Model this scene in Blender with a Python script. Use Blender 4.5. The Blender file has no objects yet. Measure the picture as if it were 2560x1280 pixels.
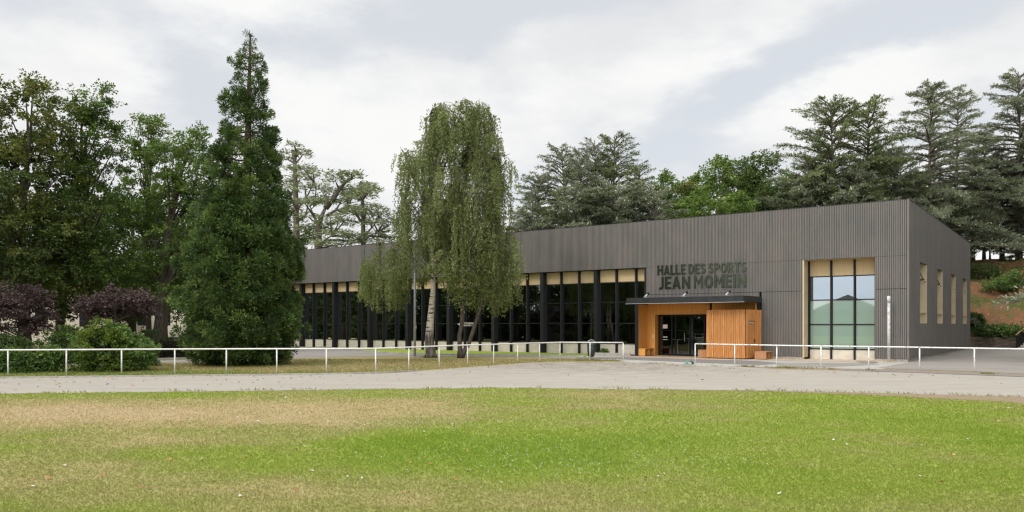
import bpy, math, random
import numpy as np
from mathutils import Vector
R = math.radians
SC = bpy.context.scene
COL = SC.collection

# ------------------------------------------------------------------ camera
F, CX, HY, H = 1982.0, 1280.0, 812.0, 2.0
cam_d = bpy.data.cameras.new('camera'); cam = bpy.data.objects.new('camera', cam_d); COL.objects.link(cam)
cam.location = (0, 0, H); cam.rotation_euler = (R(90), 0, 0)
cam_d.sensor_width = 36; cam_d.lens = 36 * F / 2560; cam_d.shift_y = (HY - 640) / 2560
cam_d.clip_start = .1; cam_d.clip_end = 3000
SC.camera = cam

# ------------------------------------------------------------------ sky, sun, exposure
DENOISE = True
SUN_EL, SUN_AZ = 42, 228        # azimuth clockwise from +Y: behind the camera, to its left
SUN_POWER, SUN_ANGLE = 1.2, 14
SKY_STRENGTH, CLOUD_STRENGTH = .10, .86
SC.view_settings.view_transform = 'Standard'; SC.view_settings.look = 'None'
SC.view_settings.exposure = 0.0; SC.view_settings.gamma = 1.0


def node(nt, typ, ins=None, **kw):
    n = nt.nodes.new(typ)
    for k, v in kw.items(): setattr(n, k, v)
    for k, v in (ins or {}).items():
        s = n.inputs[k]
        if isinstance(v, bpy.types.NodeSocket): nt.links.new(v, s)
        elif isinstance(v, bpy.types.Node): nt.links.new(v.outputs[0], s)
        else:
            if s.type == 'RGBA' and len(v) == 3: v = (*v, 1)
            s.default_value = v
    return n


def M_(nt, op, a, b=0.0, c=0.0, clamp=False):
    return node(nt, 'ShaderNodeMath', {0: a, 1: b, 2: c}, operation=op, use_clamp=clamp).outputs[0]


def mixc(nt, f, a, b, mode='MIX'):
    n = nt.nodes.new('ShaderNodeMix'); n.data_type = 'RGBA'; n.blend_type = mode
    for s, v in ((n.inputs[0], f), (n.inputs[6], a), (n.inputs[7], b)):
        if isinstance(v, bpy.types.NodeSocket): nt.links.new(v, s)
        elif isinstance(v, (int, float)): s.default_value = v
        else: s.default_value = (*v[:3], 1)
    return n.outputs[2]


def ramp(nt, f, stops):
    n = nt.nodes.new('ShaderNodeValToRGB'); nt.links.new(f, n.inputs[0])
    e = n.color_ramp.elements
    while len(e) < len(stops): e.new(.5)
    for el, (p, c) in zip(e, stops): el.position = p; el.color = (*c, 1) if not isinstance(c, (int, float)) else (c, c, c, 1)
    return n.outputs[0]


def smooth(nt, v, a, b):
    n = node(nt, 'ShaderNodeMapRange', {0: v, 1: a, 2: b, 3: 0.0, 4: 1.0}, interpolation_type='SMOOTHSTEP')
    return n.outputs[0]


W = bpy.data.worlds.new('World'); SC.world = W; W.use_nodes = True
wt = W.node_tree; wt.nodes.clear()
sky = node(wt, 'ShaderNodeTexSky', sky_type='NISHITA', sun_disc=False)
sky.sun_elevation = R(SUN_EL); sky.sun_rotation = R(SUN_AZ); sky.air_density = 1.0; sky.dust_density = 2.0
tc = node(wt, 'ShaderNodeTexCoord').outputs['Generated']
sx = node(wt, 'ShaderNodeSeparateXYZ', {0: tc})
dx, dy, dz = sx.outputs[0], sx.outputs[1], sx.outputs[2]
stretch = node(wt, 'ShaderNodeMapping', {0: tc, 'Scale': (1.0, 1.0, 2.3), 'Rotation': (0, R(12), 0)}).outputs[0]
warp = node(wt, 'ShaderNodeTexNoise', {'Vector': stretch, 'Scale': 3.2, 'Detail': 5.0, 'Roughness': .55})
wv = node(wt, 'ShaderNodeVectorMath', {0: warp.outputs['Color'], 1: (.5, .5, .5)}, operation='SUBTRACT').outputs[0]
wsep = node(wt, 'ShaderNodeSeparateXYZ', {0: wv})
px_ = M_(wt, 'MULTIPLY_ADD', wsep.outputs[0], .34, dx)
pz_ = M_(wt, 'MULTIPLY_ADD', wsep.outputs[2], .16, dz)
gap = None
# openings in the cloud cover as soft ellipses in direction space: x, z, half width, half height, slope
for (gx, gz, rx, rz, sl, am) in ((-.08, .34, .20, .045, .28, .8), (.18, .24, .30, .035, .33, .85), (-.35, .25, .07, .05, .1, .6),
                                 (.40, .33, .16, .04, .25, .8), (.55, .23, .14, .03, .12, .5), (-.52, .33, .16, .05, -.1, .45),
                                 (.10, .15, .18, .03, .2, .4), (-.12, .21, .12, .03, .3, .25), (.32, .19, .14, .025, .1, .5),
                                 (-.7, .2, .25, .05, 0, .5), (-.6, .45, .8, .1, .1, .55), (.5, .5, .8, .1, .1, .6)):
    a = M_(wt, 'DIVIDE', M_(wt, 'SUBTRACT', px_, gx), rx)
    zz = M_(wt, 'MULTIPLY_ADD', M_(wt, 'SUBTRACT', px_, gx), -sl, M_(wt, 'SUBTRACT', pz_, gz))
    b = M_(wt, 'DIVIDE', zz, rz)
    q = M_(wt, 'ADD', M_(wt, 'MULTIPLY', a, a), M_(wt, 'MULTIPLY', b, b))
    e = M_(wt, 'MULTIPLY', M_(wt, 'POWER', 2.718, M_(wt, 'MULTIPLY', q, -.8)), am)
    gap = e if gap is None else M_(wt, 'ADD', gap, e)
fine = node(wt, 'ShaderNodeTexNoise', {'Vector': stretch, 'Scale': 5.5, 'Detail': 8.0, 'Roughness': .58}).outputs[0]
gap = M_(wt, 'MULTIPLY_ADD', M_(wt, 'SUBTRACT', fine, .5), 2.1, gap)
gap = smooth(wt, gap, .22, 1.0)
body = node(wt, 'ShaderNodeTexNoise', {'Vector': stretch, 'Scale': 3.4, 'Detail': 8.0, 'Roughness': .56}).outputs[0]
ccol = mixc(wt, smooth(wt, body, .36, .62), (.93, .94, .955), (1.12, 1.12, 1.11))
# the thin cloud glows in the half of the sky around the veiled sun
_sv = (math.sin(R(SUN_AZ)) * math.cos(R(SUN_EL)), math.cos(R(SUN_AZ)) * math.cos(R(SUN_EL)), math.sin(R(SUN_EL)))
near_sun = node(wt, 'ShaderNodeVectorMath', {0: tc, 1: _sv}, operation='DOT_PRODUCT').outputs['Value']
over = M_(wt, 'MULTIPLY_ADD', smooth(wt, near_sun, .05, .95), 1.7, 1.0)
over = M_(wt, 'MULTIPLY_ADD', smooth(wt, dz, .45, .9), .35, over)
bg_sky = node(wt, 'ShaderNodeBackground', {0: sky.outputs[0], 1: SKY_STRENGTH})
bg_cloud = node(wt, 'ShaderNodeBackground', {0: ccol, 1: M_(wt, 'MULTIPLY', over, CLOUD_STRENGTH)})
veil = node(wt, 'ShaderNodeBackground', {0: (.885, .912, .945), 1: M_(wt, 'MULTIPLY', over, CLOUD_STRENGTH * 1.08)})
thin = node(wt, 'ShaderNodeMixShader', {0: .80, 1: bg_sky.outputs[0], 2: veil.outputs[0]})
cm = M_(wt, 'SUBTRACT', 1.0, gap)
mx = node(wt, 'ShaderNodeMixShader', {0: cm, 1: thin.outputs[0], 2: bg_cloud.outputs[0]})
node(wt, 'ShaderNodeOutputWorld', {0: mx.outputs[0]})

sd = bpy.data.lights.new('sun', 'SUN'); sd.energy = SUN_POWER; sd.angle = R(SUN_ANGLE); sd.color = (1, .95, .87)
sun = bpy.data.objects.new('sun', sd); COL.objects.link(sun)
ldir = Vector((math.sin(R(SUN_AZ)) * math.cos(R(SUN_EL)), math.cos(R(SUN_AZ)) * math.cos(R(SUN_EL)), math.sin(R(SUN_EL))))
sun.rotation_euler = ldir.to_track_quat('Z', 'Y').to_euler(); sun.location = ldir * 60
try:
    SC.cycles.use_denoising = DENOISE; SC.cycles.denoiser = 'OPENIMAGEDENOISE'; SC.cycles.denoising_input_passes = 'RGB_ALBEDO_NORMAL'; SC.cycles.denoising_prefilter = 'ACCURATE'
except Exception: pass
SC.cycles.use_adaptive_sampling = False; SC.cycles.filter_width = 1.3
SC.cycles.max_bounces = 8; SC.cycles.transparent_max_bounces = 12; SC.cycles.caustics_reflective = False; SC.cycles.caustics_refractive = False

# ------------------------------------------------------------------ measuring: photo pixel -> ground point / facade frame
C0 = np.array([21.312, 42.624]); LV = np.array([-.8110, .5850]); NV = np.array([-.5850, -.8110])
ANG = math.atan2(LV[1], LV[0])


def G(px, py, z=0.0):
    t = (H - z) * F / (py - HY); return ((px - CX) / F * t, t, z)


def at(px, Y): return (px - CX) / F * Y


def zat(py, Y): return H + (HY - py) / F * Y


def S(px, d=0.0):
    O = C0 + NV * d; k = (px - CX) / F
    return (k * O[1] - O[0]) / (LV[0] - k * LV[1])


def loc(s, d): p = C0 + LV * s + NV * d; return (float(p[0]), float(p[1]))


# ------------------------------------------------------------------ mesh tools
class MB:
    def __init__(s): s.v = []; s.f = []; s.m = []

    def face(s, pts, mi=0):
        n = len(s.v); s.v += [tuple(p) for p in pts]; s.f.append(tuple(range(n, n + len(pts)))); s.m.append(mi); return s

    def box(s, x0, x1, y0, y1, z0, z1, mi=0, skip=''):
        n = len(s.v)
        s.v += [(x0, y0, z0), (x1, y0, z0), (x1, y1, z0), (x0, y1, z0), (x0, y0, z1), (x1, y0, z1), (x1, y1, z1), (x0, y1, z1)]
        for k, f in zip('bt-+lr', ((0, 3, 2, 1), (4, 5, 6, 7), (0, 1, 5, 4), (2, 3, 7, 6), (3, 0, 4, 7), (1, 2, 6, 5))):
            if k in skip: continue
            s.f.append(tuple(n + i for i in f)); s.m.append(mi)
        return s

    def prism(s, poly, z0, z1, mi=0, top=True, bottom=True):
        n = len(s.v); k = len(poly)
        a = sum(poly[i][0] * poly[(i + 1) % k][1] - poly[(i + 1) % k][0] * poly[i][1] for i in range(k))
        if a < 0: poly = poly[::-1]
        s.v += [(p[0], p[1], z0) for p in poly] + [(p[0], p[1], z1) for p in poly]
        for i in range(k):
            j = (i + 1) % k; s.f.append((n + i, n + j, n + k + j, n + k + i)); s.m.append(mi)
        if top: s.f.append(tuple(n + k + i for i in range(k))); s.m.append(mi)
        if bottom: s.f.append(tuple(n + k - 1 - i for i in range(k))); s.m.append(mi)
        return s

    def tube(s, pts, rad, n=8, mi=0, cap=True):
        pts = [Vector(p) for p in pts]
        if isinstance(rad, (int, float)): rad = [rad] * len(pts)
        base = len(s.v); ref = None
        for i, p in enumerate(pts):
            t = (pts[min(i + 1, len(pts) - 1)] - pts[max(i - 1, 0)]).normalized()
            if ref is None: ref = t.orthogonal().normalized()
            u = (ref - t * ref.dot(t))
            u = u.normalized() if u.length > 1e-6 else t.orthogonal().normalized()
            ref = u; w = t.cross(u)
            for k in range(n):
                a = 2 * math.pi * k / n; q = p + (u * math.cos(a) + w * math.sin(a)) * rad[i]; s.v.append(tuple(q))
        for i in range(len(pts) - 1):
            for k in range(n):
                a, b = base + i * n + k, base + i * n + (k + 1) % n
                s.f.append((a, b, b + n, a + n)); s.m.append(mi)
        if cap:
            s.f.append(tuple(base + n - 1 - k for k in range(n))); s.m.append(mi)
            e = base + (len(pts) - 1) * n; s.f.append(tuple(e + k for k in range(n))); s.m.append(mi)
        return s

    def build(s, name, mat, parent=None, smooth=False, bevel=0):
        me = bpy.data.meshes.new(name); me.from_pydata(s.v, [], s.f)
        for m in (mat if isinstance(mat, (list, tuple)) else [mat]): me.materials.append(m)
        if any(s.m): me.polygons.foreach_set('material_index', s.m)
        if smooth: me.polygons.foreach_set('use_smooth', [True] * len(s.f))
        me.update()
        o = bpy.data.objects.new(name, me); COL.objects.link(o)
        if parent is not None: o.parent = parent
        if bevel:
            b = o.modifiers.new('bevel', 'BEVEL'); b.width = bevel; b.segments = 2; b.limit_method = 'ANGLE'
        return o


def quads(name, V, mat, parent=None, tint=None):
    """V (n,4,3) leaf quads as one mesh; tint (n,) stored per vertex"""
    n = len(V); me = bpy.data.meshes.new(name)
    me.vertices.add(4 * n); me.vertices.foreach_set('co', np.ascontiguousarray(V, np.float32).ravel())
    me.loops.add(4 * n); me.loops.foreach_set('vertex_index', np.arange(4 * n, dtype=np.int32))
    me.polygons.add(n); me.polygons.foreach_set('loop_start', np.arange(0, 4 * n, 4, dtype=np.int32))
    me.update(calc_edges=True)
    me.materials.append(mat)
    if tint is not None:
        a = me.attributes.new('tint', 'FLOAT', 'POINT'); a.data.foreach_set('value', np.repeat(tint, 4).astype(np.float32))
    o = bpy.data.objects.new(name, me); COL.objects.link(o)
    if parent is not None: o.parent = parent
    return o


def tag(o, label, cat, group=None, kind=None):
    if label: o['label'] = label
    if cat: o['category'] = cat
    if group: o['group'] = group
    if kind: o['kind'] = kind
    return o


def thing(name, label, cat, location=(0, 0, 0), rz=0.0, group=None):
    o = bpy.data.objects.new(name, None); COL.objects.link(o); o.empty_display_size = .3
    o.location = location; o.rotation_euler = (0, 0, rz)
    return tag(o, label, cat, group)


def copy_tree(src, location, rz, sc, label, group=None, name=None):
    r = src.copy(); COL.objects.link(r); r.location = location; r.rotation_euler = (0, 0, rz); r.scale = sc
    r['label'] = label
    if group: r['group'] = group
    elif 'group' in r: del r['group']
    for ch in list(src.children):
        c = ch.copy(); COL.objects.link(c); c.parent = r
        for g in ch.children:
            d = g.copy(); COL.objects.link(d); d.parent = c
    return r


# value noise in numpy (patterns of growth on the lawns)
def vnoise(x, y, scale, seed):
    x = x / scale; y = y / scale
    xi = np.floor(x).astype(np.int64); yi = np.floor(y).astype(np.int64); fx = x - xi; fy = y - yi
    fx = fx * fx * (3 - 2 * fx); fy = fy * fy * (3 - 2 * fy)

    def h(a, b):
        n = (a * 374761393 + b * 668265263 + seed * 1274126177) & 0x7fffffff
        n = ((n ^ (n >> 13)) * 1274126177) & 0x7fffffff
        return ((n ^ (n >> 16)) & 0xffff) / 65535.0
    return (h(xi, yi) * (1 - fx) + h(xi + 1, yi) * fx) * (1 - fy) + (h(xi, yi + 1) * (1 - fx) + h(xi + 1, yi + 1) * fx) * fy


def fbm(x, y, scale, seed, o=4):
    r = 0; a = .5
    for k in range(o): r = r + a * vnoise(x, y, scale / 2 ** k, seed + k); a *= .5
    return r / (1 - .5 ** o)


# ------------------------------------------------------------------ materials
def mat(name, col=(.5, .5, .5), rough=.7, metal=0.0, spec=.4):
    m = bpy.data.materials.new(name); m.use_nodes = True; nt = m.node_tree
    b = nt.nodes['Principled BSDF']
    b.inputs['Base Color'].default_value = (*col, 1); b.inputs['Roughness'].default_value = rough
    b.inputs['Metallic'].default_value = metal; b.inputs['Specular IOR Level'].default_value = spec
    return m, nt, b


def coords(nt, kind='Object', scale=(1, 1, 1)):
    t = node(nt, 'ShaderNodeTexCoord').outputs[kind]
    return node(nt, 'ShaderNodeMapping', {0: t, 'Scale': scale}).outputs[0]


def noise(nt, vec, scale, detail=4.0, rough=.55):
    return node(nt, 'ShaderNodeTexNoise', {'Vector': vec, 'Scale': scale, 'Detail': detail, 'Roughness': rough}).outputs[0]


def bump(nt, b, h, strength=.3, dist=.02):
    n = node(nt, 'ShaderNodeBump', {'Height': h, 'Strength': strength, 'Distance': dist}); nt.links.new(n.outputs[0], b.inputs['Normal'])


def speckled(name, c1, c2, scale=6.0, rough=.8, metal=0, bumps=.15, stretch=(1, 1, 1), c3=None, s3=.4):
    m, nt, b = mat(name, c1, rough, metal)
    v = coords(nt, 'Object', stretch)
    n = noise(nt, v, scale, 6, .6)
    c = mixc(nt, smooth(nt, n, .35, .65), c1, c2)
    if c3 is not None: c = mixc(nt, smooth(nt, noise(nt, v, s3, 4), .45, .7), c, c3)
    nt.links.new(c, b.inputs['Base Color'])
    if bumps: bump(nt, b, n, bumps)
    return m


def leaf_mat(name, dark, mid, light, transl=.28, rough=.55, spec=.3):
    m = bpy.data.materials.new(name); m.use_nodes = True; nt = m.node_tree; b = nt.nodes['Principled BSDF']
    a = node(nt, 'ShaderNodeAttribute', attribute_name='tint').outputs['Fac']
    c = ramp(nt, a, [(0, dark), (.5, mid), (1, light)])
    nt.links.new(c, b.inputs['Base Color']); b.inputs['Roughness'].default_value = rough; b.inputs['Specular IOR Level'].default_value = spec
    t = node(nt, 'ShaderNodeBsdfTranslucent', {0: mixc(nt, .5, c, (.10, .14, .01))})
    mxs = node(nt, 'ShaderNodeMixShader', {0: transl, 1: b.outputs[0], 2: t.outputs[0]})
    nt.links.new(mxs.outputs[0], nt.nodes['Material Output'].inputs[0])
    return m


def cladding_mat(name, fine_scale=1.0):
    m, nt, b = mat(name, (.16, .14, .125), .75)
    sep = node(nt, 'ShaderNodeSeparateXYZ', {0: node(nt, 'ShaderNodeTexCoord').outputs['Object']})
    u = M_(nt, 'ADD', sep.outputs[0], sep.outputs[1]); z = sep.outputs[2]
    slat = M_(nt, 'FLOOR', M_(nt, 'DIVIDE', u, PITCH))
    wn = node(nt, 'ShaderNodeTexWhiteNoise', {'W': slat}, noise_dimensions='1D').outputs[0]
    v1 = node(nt, 'ShaderNodeCombineXYZ', {0: M_(nt, 'MULTIPLY', u, .9), 1: 0.0, 2: M_(nt, 'MULTIPLY', z, .35)}).outputs[0]
    patch = noise(nt, v1, 1.0, 4, .6)
    v2 = node(nt, 'ShaderNodeCombineXYZ', {0: M_(nt, 'MULTIPLY', slat, .7), 1: 3.0, 2: M_(nt, 'MULTIPLY', z, .7)}).outputs[0]
    streak = noise(nt, v2, 1.3, 5, .65)
    c = mixc(nt, smooth(nt, patch, .3, .7), (.160, .140, .126), (.108, .108, .104))
    c = mixc(nt, M_(nt, 'MULTIPLY', wn, .55), c, (.185, .167, .15))
    c = mixc(nt, M_(nt, 'MULTIPLY', smooth(nt, streak, .5, .78), .6), c, (.098, .098, .097))
    nt.links.new(c, b.inputs['Base Color'])
    bump(nt, b, streak, .2, .01)
    return m


PITCH = .092


def wood_mat(name, c1, c2, knots=(.25, .1, .03), board=.11, rough=.6, spec=.3):
    m, nt, b = mat(name, c1, rough, 0, spec)
    sep = node(nt, 'ShaderNodeSeparateXYZ', {0: node(nt, 'ShaderNodeTexCoord').outputs['Object']})
    u = M_(nt, 'ADD', sep.outputs[0], sep.outputs[1]); z = sep.outputs[2]
    ub = M_(nt, 'DIVIDE', u, board); bd = M_(nt, 'FLOOR', ub)
    wn = node(nt, 'ShaderNodeTexWhiteNoise', {'W': bd}, noise_dimensions='1D').outputs[0]
    v = node(nt, 'ShaderNodeCombineXYZ', {0: M_(nt, 'MULTIPLY', u, 22.0), 1: M_(nt, 'MULTIPLY', wn, 40.0), 2: M_(nt, 'MULTIPLY', z, 1.3)}).outputs[0]
    g = noise(nt, v, 1.0, 5, .6)
    c = mixc(nt, smooth(nt, g, .3, .7), c1, c2)
    c = mixc(nt, M_(nt, 'MULTIPLY', wn, .6), c, c2)
    v3 = node(nt, 'ShaderNodeCombineXYZ', {0: M_(nt, 'MULTIPLY', u, 9.0), 1: M_(nt, 'MULTIPLY', wn, 20.0), 2: M_(nt, 'MULTIPLY', z, 3.2)}).outputs[0]
    k = noise(nt, v3, 1.0, 2, .5)
    c = mixc(nt, M_(nt, 'MULTIPLY', smooth(nt, k, .68, .78), .6), c, knots)
    fr = M_(nt, 'FRACT', ub)
    groove = M_(nt, 'LESS_THAN', M_(nt, 'MINIMUM', fr, M_(nt, 'SUBTRACT', 1.0, fr)), .05)
    c = mixc(nt, M_(nt, 'MULTIPLY', groove, .35), c, knots)
    nt.links.new(c, b.inputs['Base Color'])
    bump(nt, b, M_(nt, 'MULTIPLY_ADD', groove, -1.5, g), .35, .01)
    return m


def glass_mat(name, refl=.34, tint=(.10, .115, .11), rcol=(.82, .88, .92), wav=.0):
    m = bpy.data.materials.new(name); m.use_nodes = True; nt = m.node_tree; nt.nodes.remove(nt.nodes['Principled BSDF'])
    gl = node(nt, 'ShaderNodeBsdfGlossy', {0: rcol, 'Roughness': 0.004})
    if wav:
        v = coords(nt, 'Object'); hgt = noise(nt, v, .9, 2, .4)
        bn = node(nt, 'ShaderNodeBump', {'Height': hgt, 'Strength': wav, 'Distance': .02}); nt.links.new(bn.outputs[0], gl.inputs['Normal'])
    tr = node(nt, 'ShaderNodeBsdfTransparent', {0: tint})
    fr = node(nt, 'ShaderNodeFresnel', {'IOR': 1.45})
    f = M_(nt, 'ADD', M_(nt, 'MULTIPLY', fr.outputs[0], .9), refl, clamp=True)
    mxs = node(nt, 'ShaderNodeMixShader', {0: f, 1: tr.outputs[0], 2: gl.outputs[0]})
    nt.links.new(mxs.outputs[0], nt.nodes['Material Output'].inputs[0])
    return m


MT = {}
MT['clad'] = cladding_mat('weathered_grey_timber')
MT['clad_back'] = mat('cladding_membrane', (.060, .056, .052), .9)[0]
MT['steel_black'] = speckled('black_painted_steel', (.005, .005, .0052), (.008, .008, .0082), 3, .75, 0, .03)
MT['fascia'] = speckled('black_steel_fascia', (.022, .023, .024), (.032, .033, .034), 2.5, .42, .3, .02)
MT['larch'] = wood_mat('varnished_larch', (.72, .38, .11), (.60, .285, .065), (.22, .08, .02), .12, .5)
MT['shed'] = wood_mat('orange_larch_boards', (.72, .355, .12), (.42, .165, .045), (.22, .08, .025), .111, .6)
MT['shed_gap'] = speckled('dark_gap_backing', (.16, .075, .03), (.11, .05, .02), 3, .8, 0, .05)  # dark membrane behind the boards, toned to put shade into the gaps
MT['bench'] = wood_mat('pale_larch', (.46, .25, .125), (.36, .185, .085), (.18, .08, .03), .2, .6)
MT['beige'] = wood_mat('pale_ply', (.60, .47, .28), (.52, .39, .22), (.40, .29, .15), .10, .65)
MT['reveal'] = speckled('beige_reveal_board', (.56, .46, .30), (.50, .41, .27), 2, .7, 0, .03)
MT['plinth'] = speckled('cream_concrete_plinth', (.62, .57, .48), (.54, .49, .41), 3, .8, 0, .05)
MT['glass'] = glass_mat('dark_solar_glass', .16, (.13, .15, .145), wav=.02)
MT['mirror_glass'] = glass_mat('reflective_glass', .42, (.14, .16, .17), (.50, .58, .66), .03)
MT['door_glass'] = glass_mat('door_glass', .10, (.55, .6, .58))
m, nt, b = mat('frosted_glass', (.19, .29, .24), .12, 0, .5)
b.inputs['Coat Weight'].default_value = 1.0; b.inputs['Coat Roughness'].default_value = .02; b.inputs['Coat IOR'].default_value = 2.2
MT['frost'] = m
MT['white_paint'] = speckled('chipped_white_paint', (.74, .74, .73), (.60, .59, .56), 9, .55, 0, .05, c3=(.66, .65, .62), s3=2.2)
m, nt, b = mat('worn_white_paint', (.8, .8, .78), .5)
v = coords(nt); n1 = noise(nt, v, 14, 4, .6)
nt.links.new(mixc(nt, smooth(nt, n1, .55, .64), (.72, .72, .70), (.22, .15, .11)), b.inputs['Base Color']); MT['worn_white'] = m
MT['pole_paint'] = speckled('flaking_grey_paint', (.55, .57, .58), (.42, .43, .43), 7, .6, 0, .05, c3=(.36, .30, .27), s3=6)
MT['galv'] = speckled('galvanised_steel', (.42, .44, .46), (.34, .36, .38), 8, .5, .4, .03)
MT['concrete'] = speckled('pale_concrete', (.40, .38, .345), (.33, .313, .28), 2, .9, 0, .1, c3=(.33, .31, .28), s3=.5)
MT['kerb'] = speckled('kerb_stone', (.40, .37, .33), (.28, .26, .23), 5, .9, 0, .2)
MT['white_card'] = mat('white_card', (.78, .78, .75), .7)[0]
MT['dark_green'] = speckled('dark_green_plastic', (.018, .032, .026), (.025, .042, .034), 5, .45, 0, .02)
MT['sea_green'] = speckled('sea_green_plastic', (.07, .25, .20), (.12, .33, .27), 7, .5, 0, .02)
MT['bark'] = speckled('dark_bark', (.045, .035, .027), (.09, .075, .06), 9, .95, 0, .8, (1, 1, .25))
MT['bark_grey'] = speckled('grey_bark', (.16, .135, .11), (.10, .085, .07), 8, .95, 0, .7, (1, 1, .3))
MT['seq_bark'] = speckled('red_brown_bark', (.05, .032, .022), (.085, .055, .04), 8, .95, 0, .8, (1, 1, .2))
MT['tile'] = speckled('red_roof_tile', (.26, .10, .06), (.17, .07, .05), 3, .8, 0, .2)
MT['dark_tile'] = speckled('brown_roof_tile', (.20, .18, .15), (.26, .23, .19), 3, .8, 0, .2)
MT['render'] = speckled('cream_render', (.62, .58, .50), (.55, .50, .43), 2, .9, 0, .05)
MT['dark_pane'] = mat('dark_window_pane', (.02, .025, .03), .1)[0]
MT['letter'] = mat('polished_dark_metal', (.105, .12, .085), .22, 1.0)[0]
MT['roof'] = speckled('roof_membrane', (.15, .15, .15), (.11, .11, .11), 2, .9, 0, .05)
MT['hall_dark'] = mat('hall_lining', (.10, .09, .08), .8)[0]
MT['hall_floor'] = mat('hall_floor', (.16, .11, .07), .5)[0]

# birch bark: white above with black bands, dark furrowed foot
m, nt, b = mat('birch_bark', (.6, .55, .48), .8)
v = coords(nt, 'Object', (1, 1, 1)); sep = node(nt, 'ShaderNodeSeparateXYZ', {0: v})
nb = noise(nt, coords(nt, 'Object', (1.2, 1.2, 7)), 1.4, 4, .6)
nf = noise(nt, coords(nt, 'Object', (5, 5, 1.0)), 2.0, 5, .7)
white = mixc(nt, smooth(nt, nf, .45, .75), (.54, .485, .41), (.36, .30, .235))
white = mixc(nt, smooth(nt, nb, .56, .60), white, (.035, .03, .026))
foot = mixc(nt, smooth(nt, nf, .40, .66), (.05, .042, .034), (.20, .165, .13))
hz = M_(nt, 'ADD', sep.outputs[2], M_(nt, 'MULTIPLY', M_(nt, 'SUBTRACT', nf, .5), 2.2))
nt.links.new(mixc(nt, smooth(nt, hz, 1.0, 2.0), foot, white), b.inputs['Base Color']); bump(nt, b, nf, .6, .03)
MT['birch_bark'] = m

LM = {
    'maple': leaf_mat('maple_leaves', (0.038, 0.065, 0.016), (0.090, 0.130, 0.030), (0.260, 0.225, 0.050), .32),
    'robinia': leaf_mat('robinia_leaves', (0.038, 0.075, 0.015), (0.095, 0.165, 0.030), (0.220, 0.300, 0.070), .34),
    'dark': leaf_mat('dark_leaves', (0.024, 0.048, 0.015), (0.052, 0.092, 0.024), (0.110, 0.160, 0.040), .25),
    'mid': leaf_mat('oak_leaves', (0.048, 0.092, 0.018), (0.110, 0.190, 0.034), (0.240, 0.320, 0.075), .32),
    'purple': leaf_mat('purple_plum_leaves', (0.034, 0.019, 0.021), (0.080, 0.048, 0.052), (0.180, 0.120, 0.115), .12),
    'shrub': leaf_mat('laurel_leaves', (0.042, 0.080, 0.024), (0.100, 0.180, 0.045), (0.240, 0.330, 0.070), .28),
    'lime': leaf_mat('lime_green_leaves', (.06, .10, .016), (.13, .19, .03), (.26, .32, .06), .32),
    'hedge': leaf_mat('clipped_hedge_leaves', (.016, .030, .010), (.035, .060, .018), (.07, .10, .03), .2),
    'sequoia': leaf_mat('sequoia_needles', (0.020, 0.044, 0.014), (0.062, 0.112, 0.028), (0.220, 0.300, 0.080), .18, .6),
    'birch': leaf_mat('birch_leaves', (.105, .125, .038), (.205, .25, .08), (.34, .38, .16), .46, .5, .4),
    'cedar': leaf_mat('silver_cedar_needles', (0.125, 0.142, 0.092), (0.285, 0.315, 0.220), (0.500, 0.530, 0.410), .30, .7),
    'cedar_green': leaf_mat('green_cedar_needles', (0.105, 0.130, 0.064), (0.235, 0.275, 0.140), (0.430, 0.480, 0.270), .30, .7),
    'flower': leaf_mat('mixed_bed_leaves', (.05, .08, .03), (.12, .15, .06), (.30, .20, .10), .25),
}


def grass_mat(name, cols, transl=.0):
    m, nt, b = mat(name, (.1, .15, .03), .85, 0, .15)
    a = node(nt, 'ShaderNodeAttribute', attribute_name='tint').outputs['Fac']
    v = coords(nt, 'Object')
    n1 = noise(nt, v, 18, 6, .7); n2 = noise(nt, v, 3.0, 4, .6)
    f = M_(nt, 'ADD', a, M_(nt, 'ADD', M_(nt, 'MULTIPLY', M_(nt, 'SUBTRACT', n1, .5), .18), M_(nt, 'MULTIPLY', M_(nt, 'SUBTRACT', n2, .5), .20)), clamp=True)
    c = ramp(nt, f, cols)
    nt.links.new(c, b.inputs['Base Color'])
    if transl:
        t = node(nt, 'ShaderNodeBsdfTranslucent', {0: c})
        mxs = node(nt, 'ShaderNodeMixShader', {0: transl, 1: b.outputs[0], 2: t.outputs[0]}); nt.links.new(mxs.outputs[0], nt.nodes['Material Output'].inputs[0])
    else: bump(nt, b, n1, .5, .03)
    return m


GR = [(0, (.36, .275, .15)), (.25, (.325, .27, .12)), (.5, (.265, .262, .085)), (.75, (.240, .296, .050)), (1, (.203, .284, .034))]
MT['lawn'] = grass_mat('lawn_turf', GR)
MT['blade'] = grass_mat('grass_blades', GR, .5)
VG = [(0, (.33, .265, .13)), (.4, (.27, .235, .095)), (.7, (.19, .205, .06)), (1, (.13, .18, .04))]
MT['verge'] = grass_mat('dry_verge_turf', VG)
MT['verge_blade'] = grass_mat('verge_blades', VG, .4)

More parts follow.
